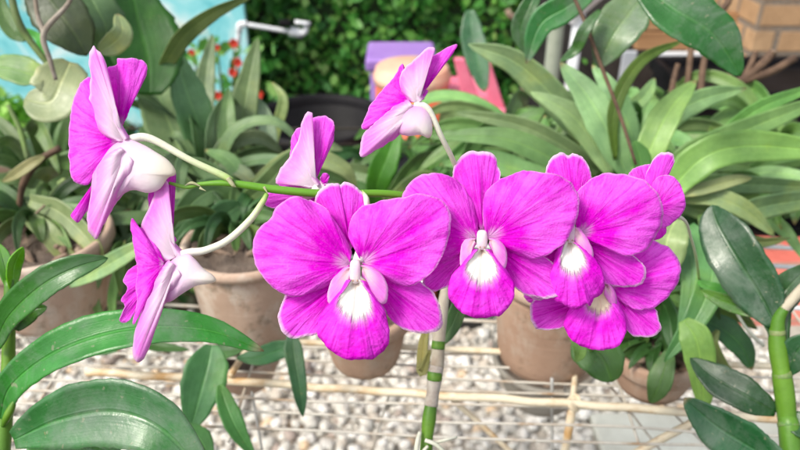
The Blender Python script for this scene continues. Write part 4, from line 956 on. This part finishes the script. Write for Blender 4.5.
for (x, y) in ((-.74, .34), (.84, .40), (-.74, 0.88), (.84, 0.88)):
    strut((x, y, RACKZ), (x, y, 0), .008, 'wire_grey', 'leg')
strut((-.74, .34, RACKZ), (-.74, 0.88, RACKZ), .006, 'wire_grey', 'side_rail'); strut((.84, .40, RACKZ), (.84, 0.88, RACKZ), .006, 'wire_grey', 'side_rail')
strut((-.74, 0.88, RACKZ-.004), (.84, 0.88, RACKZ-.004), .0016, 'wire_dark', 'back_rail')
# knots of binding wire where rods cross
V, F = [], []
for k in range(3):
    p = pA+Vector((0, 0, (k-1)*.0022)); tube_data([p+Vector((math.cos(a)*.0046, math.sin(a)*.0046, .002*math.sin(2*a))) for a in [i*math.pi/6 for i in range(13)]], [.0009]*13, 6, 26, V, F, [], False)
mesh('binding', V, F, M['bamboo'], rk)
# hangers of the two hung pots
def hangers(tp, c, r, xs):
    for a in xs:
        V, F = [], []
        e = Vector((c.x+r*math.cos(a), c.y+r*math.sin(a), c.z)); tube_data([e, e.lerp(Vector((e.x, e.y, RACKZ)), .5), Vector((e.x, e.y, RACKZ-.002))], [.0009]*3, 6, 8, V, F, [])
        mesh('hanger', V, F, M['wire_grey'], tp)
hangers(tp, c5, r5, (R(-80), R(10), R(170))); hangers(tp7, c7, r7, (R(-120), R(20), R(140)))
strut(P(552, 378, .50), P(552, 470, .52), .0012, 'wire_grey')

# ------------------------------------------------------------------ ground
def sheet(name, x0, x1, y0, y1, z, mat, nx=2, ny=2, kind='structure'):
    V = [(x0+(x1-x0)*i/(nx-1), y0+(y1-y0)*j/(ny-1), z) for j in range(ny) for i in range(nx)]
    F = [(j*nx+i, j*nx+i+1, (j+1)*nx+i+1, (j+1)*nx+i) for j in range(ny-1) for i in range(nx-1)]
    o = mesh(name, V, F, mat, smooth=False); o['kind'] = kind
    return o
sheet('ground', -30, 30, -20, 40, 0, M['ground'])
M['sand'] = simple('sand', (0.46, 0.42, 0.36), (0.34, 0.30, 0.25), 60, 0.9, 0.8, 0.004)
sheet('gravel_bed', -1.6, 1.6, .3, 1.62, .004, M['sand'])
sheet('brick_pavement', .86, 4.0, 1.58, 3.2, .006, M['brick_red'])

def box(V, F, x0, x1, y0, y1, z0, z1):
    b = len(V)
    V += [(x0, y0, z0), (x1, y0, z0), (x1, y1, z0), (x0, y1, z0), (x0, y0, z1), (x1, y0, z1), (x1, y1, z1), (x0, y1, z1)]
    F += [(b, b+3, b+2, b+1), (b+4, b+5, b+6, b+7), (b, b+1, b+5, b+4), (b+1, b+2, b+6, b+5), (b+2, b+3, b+7, b+6), (b+3, b, b+4, b+7)]
def bev(o, w, s=3):
    m = o.modifiers.new('bevel', 'BEVEL'); m.width = w; m.segments = s; m.limit_method = 'ANGLE'
    return o
V, F = [], []; a = PZ(590, 412, .03); box(V, F, a.x, a.x+.9, .6, a.y, .0, .03)
o = bev(mesh('path_slab', V, F, M['slab'], smooth=False), .006); o['kind'] = 'structure'

rs = random.Random(5)
import bmesh as _bm
protos = []
for k in range(10):
    b = _bm.new(); _bm.ops.create_icosphere(b, subdivisions=2, radius=1)
    sx, sy, sz = rs.uniform(.8, 1.25), rs.uniform(.7, 1.0), rs.uniform(.5, .75)
    vs = []
    for v in b.verts:
        c = v.co; q = 1+.42*noise.noise(c*1.4+Vector((k*7, 0, 0)))+.20*noise.noise(c*3+Vector((0, k*5, 0)))
        vs.append(Vector((c.x*sx*q, c.y*sy*q, c.z*sz*q)))
    protos.append((vs, [tuple(v.index for v in f.verts) for f in b.faces])); b.free()
V, F = [], []
for layer in range(2):
    st = .023
    y = .55
    while y < 1.62:
        half = .34+y*.68
        x = -half
        while x < half:
            X = x+rs.uniform(-.011, .011); Y = y+rs.uniform(-.011, .011)
            x += st
            if X > a.x-.01 and Y < a.y+.01: continue
            if X > .87 and Y > 1.57: continue
            if layer and rs.random() > .5: continue
            if X < -1.15 or X > 1.0: continue
            r = rs.uniform(.008, .0175)*(1.25 if rs.random() < .12 else 1); vs, fs = rs.choice(protos)
            an = rs.uniform(0, 6.28); ca, sa = math.cos(an), math.sin(an); tz = rs.uniform(-.4, .4); b = len(V); z = r*.45+layer*.014
            for v in vs:
                zz = v.z+v.x*tz
                V.append((X+(v.x*ca-v.y*sa)*r, Y+(v.x*sa+v.y*ca)*r, z+zz*r))
            F += [tuple(i+b for i in f_) for f_ in fs]
        y += st
o = mesh('gravel', V, F, M['stone']); tag(o, 'loose white and tan pebbles covering the ground under the bench', 'gravel', kind='stuff')

# ------------------------------------------------------------------ hedge and background
def leaf_cloud(name, count, fn, size, mat, parent=None, seed=1, loc=None):
    rs = random.Random(seed); V, F = [], []
    for i in range(count):
        p, nrm = fn(rs)
        s = size*rs.uniform(.45, 1.5)
        dv = (Vector((rs.gauss(0, 1), rs.gauss(0, 1), rs.gauss(0, 1)-.3))).normalized()
        sd = dv.cross(nrm+Vector((rs.gauss(0, .5), rs.gauss(0, .5), rs.gauss(0, .5)))).normalized(); nn = sd.cross(dv)
        b = len(V)
        V += [p, p+dv*s*.4+sd*s*.32+nn*s*.06, p+dv*s*.8+sd*s*.22+nn*s*.03, p+dv*s*1.1, p+dv*s*.8-sd*s*.22+nn*s*.03, p+dv*s*.4-sd*s*.32+nn*s*.06, p+dv*s*.5-nn*s*.04]
        F += [(b, b+1, b+6), (b+1, b+2, b+6), (b+2, b+3, b+6), (b+3, b+4, b+6), (b+4, b+5, b+6), (b+5, b, b+6)]
    return mesh(name, V, F, mat, parent, smooth=True)
hd = thing('hedge', 'dense dark green small leaved hedge across the back', 'hedge', (0, 3.4, 0))
def hf(rs):
    x = rs.uniform(-3, 3); z = abs(rs.gauss(0, 1)) if rs.random() < .15 else rs.uniform(0, 1.5)
    z = min(z, 1.5)
    y = 3.25+.16*noise.noise(Vector((x*1.6, z*1.6, 0)))+.10*noise.noise(Vector((x*5, z*5, 3)))-rs.random()**2*.12
    return Vector((x, y, z)), Vector((0, -1, .3))
leaf_cloud('foliage', 24000, hf, .042, M['hedge'], hd, 3)
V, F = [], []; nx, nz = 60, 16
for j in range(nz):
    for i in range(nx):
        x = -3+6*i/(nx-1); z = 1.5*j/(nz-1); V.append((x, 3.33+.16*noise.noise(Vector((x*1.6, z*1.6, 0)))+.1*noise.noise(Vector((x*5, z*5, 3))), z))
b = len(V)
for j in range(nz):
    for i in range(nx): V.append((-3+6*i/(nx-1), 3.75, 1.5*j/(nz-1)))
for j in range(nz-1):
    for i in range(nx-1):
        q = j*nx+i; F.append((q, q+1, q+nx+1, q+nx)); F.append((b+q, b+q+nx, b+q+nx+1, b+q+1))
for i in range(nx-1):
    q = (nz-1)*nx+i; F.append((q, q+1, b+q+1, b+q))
mesh('dark_backing', V, F, M['hedge_core'], hd)  # dark backing shell added behind the hedge leaves

def wf(rs):
    x = rs.uniform(-2, .85); y = rs.uniform(1.62, 3.1)
    return Vector((x, y, rs.uniform(0, .12)*(0.5+noise.noise(Vector((x*3, y*3, 0)))+.5))), Vector((0, 0, 1))
o = leaf_cloud('ground_cover', 5000, wf, .05, M['weeds'], None, 17); tag(o, 'dark low ground cover on the soil behind the bench', 'ground cover', kind='stuff')
# turquoise painted boards, top left
c0 = PH(244, 56, 2.9); V, F = [], []
x1 = PH(243, 0, 2.9).x; box(V, F, -3.2, x1, 2.90, 2.93, 0, 1.2)
tag(bev(mesh('painted_board', V, F, M['mural'], smooth=False), .004), 'turquoise painted board with cloudy white patches at top left', 'painted board')

# lime shrub at the left
t = thing('shrub', 'bright lime green leafy shrub at the left edge', 'shrub', PH(15, 150, 1.5)*1.0)
cc = PH(8, 142, 1.5)
def lf(rs):
    v = Vector((rs.gauss(0, 1), rs.gauss(0, 1), rs.gauss(0, 1))).normalized()*rs.random()**.4
    return cc+Vector((v.x*.13-.02, v.y*.12, v.z*.14-.02)), v
leaf_cloud('foliage', 900, lf, .036, M['lime'], t, 8)
V, F = [], []
for k in range(5): tube_data([Vector((cc.x+(k-2)*.02, cc.y, 0)), Vector((cc.x+(k-2)*.035, cc.y, cc.z*.6)), cc+Vector(((k-2)*.05, 0, .05))], [.006, .004, .002], 7, 12, V, F, [])
mesh('stem', V, F, M['twig_green'], t)

# red flowering plant + background stems
rf = thing('red_flowering_plant', 'thin stemmed plant dotted with small red flowers before the hedge', 'flowering plant', PH(225, 110, 2.3))
fc = [(233, 72), (238, 62), (217, 47), (234, 43), (259, 94), (218, 95), (192, 52), (160, 66)]
for i, (x, y) in enumerate(fc):
    c = PH(x, y, 2.05); V, F = [], []
    for k in range(5):
        a = 2*math.pi*k/5+i; dv = Vector((math.cos(a), -.5, math.sin(a))).normalized(); sd = dv.cross(Vector((0, -1, 0))).normalized(); b = len(V); s = .017 if i not in (2, 6) else .012
        V += [c, c+dv*s*.6+sd*s*.45, c+dv*s, c+dv*s*.6-sd*s*.45, c+dv*s*.6+Vector((0, .004, 0))]; F += [(b, b+1, b+4), (b+1, b+2, b+4), (b+2, b+3, b+4), (b+3, b, b+4)]
    fo = mesh('flower_head', V, F, M['flower_red'], rf, thick=.002)
    g = PH(225+(x-225)*.4, 150, 2.3); tube('stem', [c, c.lerp(g, .5)+Vector((.01, 0, 0)), g, Vector((g.x, g.y, 0))], [.003, .004, .005, .006], M['twig_green'], rf, 6, 16)

def lf2(rs):
    x = rs.uniform(150, 275); y = rs.uniform(35, 130); c = PH(x, y, 2.3+rs.uniform(-.1, .1)); return c, Vector((0, -1, .3))
leaf_cloud('foliage', 170, lf2, .04, M['hedge'], rf, 12)

# water pipe with tap
wp = thing('water_pipe', 'white plastic water pipe with a tap in front of the hedge', 'water pipe', PH(238, 62, 2.6))
V, F, U = tube_data([PH(237, 110, 2.6), PH(237, 60, 2.6), PH(239, 30, 2.6)], [.010]*3, 12, 10)
a = PH(238, 24, 2.6); b = PH(298, 33, 2.6)
tube_data([PH(239, 32, 2.6), PH(240, 25, 2.6), PH(247, 24, 2.6)], [.013]*3, 12, 10, V, F, U)
tube_data([PH(244, 24, 2.6), b], [.008, .008], 12, 6, V, F, U)
g = PH(237, 110, 2.6); tube_data([g, Vector((g.x, g.y, 0))], [.012, .012], 12, 4, V, F, U)
mesh('pipe', V, F, M['white_plastic'], wp, U)
V, F, U = tube_data([PH(290, 31, 2.6), PH(303, 34, 2.6)], [.018, .016], 12, 4)
tube_data([PH(302, 34, 2.59), PH(306, 30, 2.59), PH(305, 22, 2.59)], [.012, .010, .009], 10, 8, V, F, U)
tube_data([PH(295, 22, 2.58), PH(310, 24, 2.58)], [.008, .008], 10, 4, V, F, U)
mesh('tap', V, F, M['white_plastic'], wp, U)
bev(mesh('valve', *(lambda V, F: (box(V, F, PH(280, 24, 2.6).x, PH(292, 24, 2.6).x, 2.57, 2.6, PH(286, 25, 2.6).z, PH(286, 19, 2.6).z) or V, F))([], []), M['pot_black'], wp, smooth=False), .003)

def lathe_obj(name, c, prof, mat, parent, seg=48):
    V, F = [], []
    for r, z in prof:
        for k in range(seg):
            a = 2*math.pi*k/seg; V.append((c[0]+r*math.cos(a), c[1]+r*math.sin(a), z))
    for i in range(len(prof)-1):
        for k in range(seg): F.append((i*seg+k, i*seg+(k+1) % seg, (i+1)*seg+(k+1) % seg, (i+1)*seg+k))
    return mesh(name, V, F, mat, parent)
# black tub
c = PH(320, 116, 1.9); r = 66*(c-CAM).dot(FW)/FPX
t = thing('black_tub', 'large round black plastic tub behind the sage leaves', 'tub', (c.x, c.y, 0))
lathe_obj('tub_body', c, [(.001, 0), (r*.8, 0), (r*.95, c.z-.03), (r*.91, c.z-.03), (r*.84, c.z-.30), (.001, c.z-.30)], M['pot_black'], t)
lathe_obj('rim', c, [(r*.94, c.z-.04), (r*1.01, c.z-.035), (r*1.04, c.z-.015), (r*1.02, c.z), (r*.97, c.z+.002), (r*.92, c.z-.008), (r*.91, c.z-.045)], M['pot_black'], t)
# purple container
c = PH(402, 64, 2.15); V, F = [], []; x0, x1 = PH(365, 60, 2.15).x, PH(437, 60, 2.15).x
t = thing('purple_bin', 'purple plastic container in front of the hedge', 'container', (c.x, 2.2, 0))
box(V, F, x0+.012, x1-.012, 2.17, 2.36, 0, c.z-.02); bev(mesh('bin_body', V, F, M['purple'], t, smooth=False), .03)
V, F = [], []; box(V, F, x0, x1, 2.155, 2.375, c.z-.03, c.z+.012); bev(mesh('lid', V, F, M['purple'], t, smooth=False), .012)
# red bucket with pale top
c = PH(412, 90, 1.62); r = 38*(c-CAM).dot(FW)/FPX
t = thing('red_bucket', 'red orange plastic bucket with a pale lid behind the upper bloom', 'bucket', (c.x, c.y, 0))
z2 = PH(412, 93, 1.62-r).z
lathe_obj('bucket_body', c, [(.001, 0), (r*.8, 0), (r*.96, z2), (r*.9, z2)], M['red_plastic'], t)
lathe_obj('lid', c, [(r*.9, z2-.004), (r*1.0, z2-.002), (r*1.02, z2+.016), (r*.97, z2+.02), (r*.95, z2+.032), (r*.9, z2+.036), (.001, z2+.037)], M['peach'], t)
# pink stool
t = thing('pink_stool', 'pink plastic stool with slanted legs above the front blooms', 'stool', PH(480, 110, 1.55))
def bar4(name, a, b, w0, w1, mat, th=.01):
    V, F = [], []
    for p, w in ((a, w0), (b, w1)):
        V += [p+Vector((-w, -th, 0)), p+Vector((w, -th, 0)), p+Vector((w, th, 0)), p+Vector((-w, th, 0))]
    F = [(0, 1, 5, 4), (1, 2, 6, 5), (2, 3, 7, 6), (3, 0, 4, 7), (0, 3, 2, 1), (4, 5, 6, 7)]
    return bev(mesh(name, V, F, mat, t, smooth=False), .004)
bar4('leg', PH(473, 106, 1.55), PH(459, 58, 1.55), .021, .012, M['pink'])
bar4('leg', PH(497, 106, 1.55), PH(486, 62, 1.55), .017, .010, M['pink'])
V, F = [], []; p = PH(486, 104, 1.55); box(V, F, p.x-.075, p.x+.048, 1.52, 1.78, p.z-.05, p.z-.004)
bev(mesh('seat', V, F, M['pink'], t, smooth=False), .012)
V, F = [], []; box(V, F, p.x-.060, p.x+.033, 1.56, 1.74, 0, p.z-.052); bev(mesh('pedestal', V, F, M['dark_fill'], t, smooth=False), .01)

# posts
def post(name, label, x, y0, hor, r, mat, top=None, cone=False):
    p = PH(x, y0, hor); t = thing(name, label, 'post', (p.x, p.y, 0))
    tp = top or 1.1
    tube('shaft', [Vector((p.x, p.y, 0)), Vector((p.x, p.y, tp))], [r, r], mat, t, 14, 6)
    return t, p
t, p = post('white_post', 'thin white post with a flared white bracket at its top', 576, 40, 1.5, .0125, M['white_plastic'], PH(576, 10, 1.5).z)
q = PH(576, 14, 1.5)
lathe_obj('bracket', q, [(.012, q.z-.02), (.016, q.z), (.05, q.z+.035), (.07, q.z+.05), (.066, q.z+.05), (.012, q.z+.004)], M['white_plastic'], t, 24)
post('grey_post', 'dull green grey post just left of the white post', 555, 40, 1.8, .02, M['post_grey'], 1.3)
t = thing('bamboo_stake', 'slanted brown bamboo stake left of the posts', 'stake', PH(524, 60, 1.6))
q = PH(525, 62, 1.6); tube('stake', [Vector((q.x+.03, q.y, 0)), q, PH(507, 10, 1.6)], [.009, .009, .007], M['husk'], t, 8)

# dark panel added to fill the black gap at the back right
V, F = [], []; box(V, F, PH(528, 20, 3.02).x, 3.2, 3.02, 3.10, 0, 1.3)
tag(bev(mesh('dark_panel', V, F, M['dark_fill'], smooth=False), .004), 'dark panel added to fill the black gap behind the wooden bench at top right', 'wall')
# wooden bench
xL, xR = PH(636, 30, 2.6).x, PH(770, 30, 2.6).x; zt, zb = PH(700, 13, 2.6).z, PH(700, 50, 2.6).z
t = thing('wooden_bench', 'brown wooden plank bench on a pale metal frame beside the brick pillar', 'bench', ((xL+xR)/2, 2.65, 0))
V, F = [], []; box(V, F, xL, xR, 2.60, 2.635, (zt+zb)/2+.003, zt); bev(mesh('plank', V, F, M['wood'], t, smooth=False), .004)
V, F = [], []; box(V, F, xL+.01, xR, 2.60, 2.635, zb, (zt+zb)/2-.002); bev(mesh('plank', V, F, M['wood'], t, smooth=False), .004)
zc = PH(700, 66, 2.57).z
V, F = [], []; box(V, F, PH(655, 60, 2.57).x, xR, 2.57, 2.597, zc, zb-.003); bev(mesh('frame', V, F, M['white_plastic'], t, smooth=False), .004)
for x in (626, 662, 740):
    q = PH(x, 70, 2.57); V, F = [], []; box(V, F, q.x-.026, q.x+.026, 2.55, 2.567, 0, zb-.01 if x > 640 else PH(626, 50, 2.57).z); bev(mesh('leg', V, F, M['metal_grey'], t, smooth=False), .004)
V, F = [], []; box(V, F, PH(668, 80, 2.52).x, PH(735, 80, 2.52).x, 2.52, 2.545, PH(700, 86, 2.52).z, PH(700, 76, 2.52).z); bev(mesh('lower_rail', V, F, M['metal_grey'], t, smooth=False), .003)
# brick pillar
p = PH(753, 40, 2.45); V, F = [], []; box(V, F, p.x, p.x+.7, 2.45, 3.0, 0, 1.6)
tag(bev(mesh('brick_pillar', V, F, M['brick_tan'], smooth=False, loc=(p.x, 2.45, 0)), .004), 'tan brick pillar at the top right corner', 'pillar')
# black trough, right
p = PH(688, 100, 2.05); q = PH(700, 88, 2.2)
t = thing('black_trough', 'big black plastic trough at the right behind the strap leaves', 'trough', (p.x+.5, 2.2, 0))
zt = PH(740, 92, 2.05).z
V, F = [], []; box(V, F, p.x+.01, p.x+1.05, 2.07, 2.42, 0, zt-.03); bev(mesh('trough_body', V, F, M['pot_black'], t, smooth=False), .02)
V, F = [], []; box(V, F, p.x, p.x+1.06, 2.05, 2.08, zt-.045, zt); box(V, F, p.x, p.x+1.06, 2.41, 2.44, zt-.045, zt); box(V, F, p.x, p.x+.025, 2.082, 2.408, zt-.045, zt); bev(mesh('rim', V, F, M['pot_black'], t, smooth=False), .006)

# ------------------------------------------------------------------ light, sky, camera
EL, AZ = R(52), R(238)
w = bpy.data.worlds.new('World'); S.world = w; w.use_nodes = True
nt = w.node_tree; nt.nodes.clear()
sky = nt.nodes.new('ShaderNodeTexSky'); sky.sky_type = 'NISHITA'; sky.sun_disc = False
sky.sun_elevation = EL; sky.sun_rotation = AZ; sky.air_density = 1.2; sky.dust_density = 3.0
bg = nt.nodes.new('ShaderNodeBackground'); bg.inputs[1].default_value = 0.11
wo = nt.nodes.new('ShaderNodeOutputWorld'); hs = nt.nodes.new('ShaderNodeHueSaturation'); hs.inputs['Saturation'].default_value = 0.35; nt.links.new(sky.outputs[0], hs.inputs['Color']); nt.links.new(hs.outputs[0], bg.inputs[0]); nt.links.new(bg.outputs[0], wo.inputs[0])
sl = bpy.data.lights.new('sun', 'SUN'); sl.energy = 1.5; sl.angle = R(15); sl.color = (1, .93, .82)
so = bpy.data.objects.new('sun', sl); COL.objects.link(so)
sd = Vector((math.sin(AZ)*math.cos(EL), math.cos(AZ)*math.cos(EL), math.sin(EL)))
so.rotation_euler = sd.to_track_quat('Z', 'Y').to_euler(); so.location = (0, 0, 5)

cd = bpy.data.cameras.new('camera'); co_ = bpy.data.objects.new('camera', cd); COL.objects.link(co_)
co_.location = CAM; co_.rotation_euler = (R(90)-PITCH, 0, 0)
cd.sensor_width = 36; cd.lens = 36*FPX/800; cd.clip_start = .01; cd.clip_end = 200
cd.dof.use_dof = True; cd.dof.focus_distance = .245; cd.dof.aperture_fstop = cd.lens/2.05
S.camera = co_
S.view_settings.view_transform = 'Standard'; S.view_settings.look = 'None'; S.view_settings.gamma = 1
S.view_settings.use_curve_mapping = False; S.view_settings.exposure = 1.13
S.cycles.max_bounces = 6; S.cycles.use_denoising = True
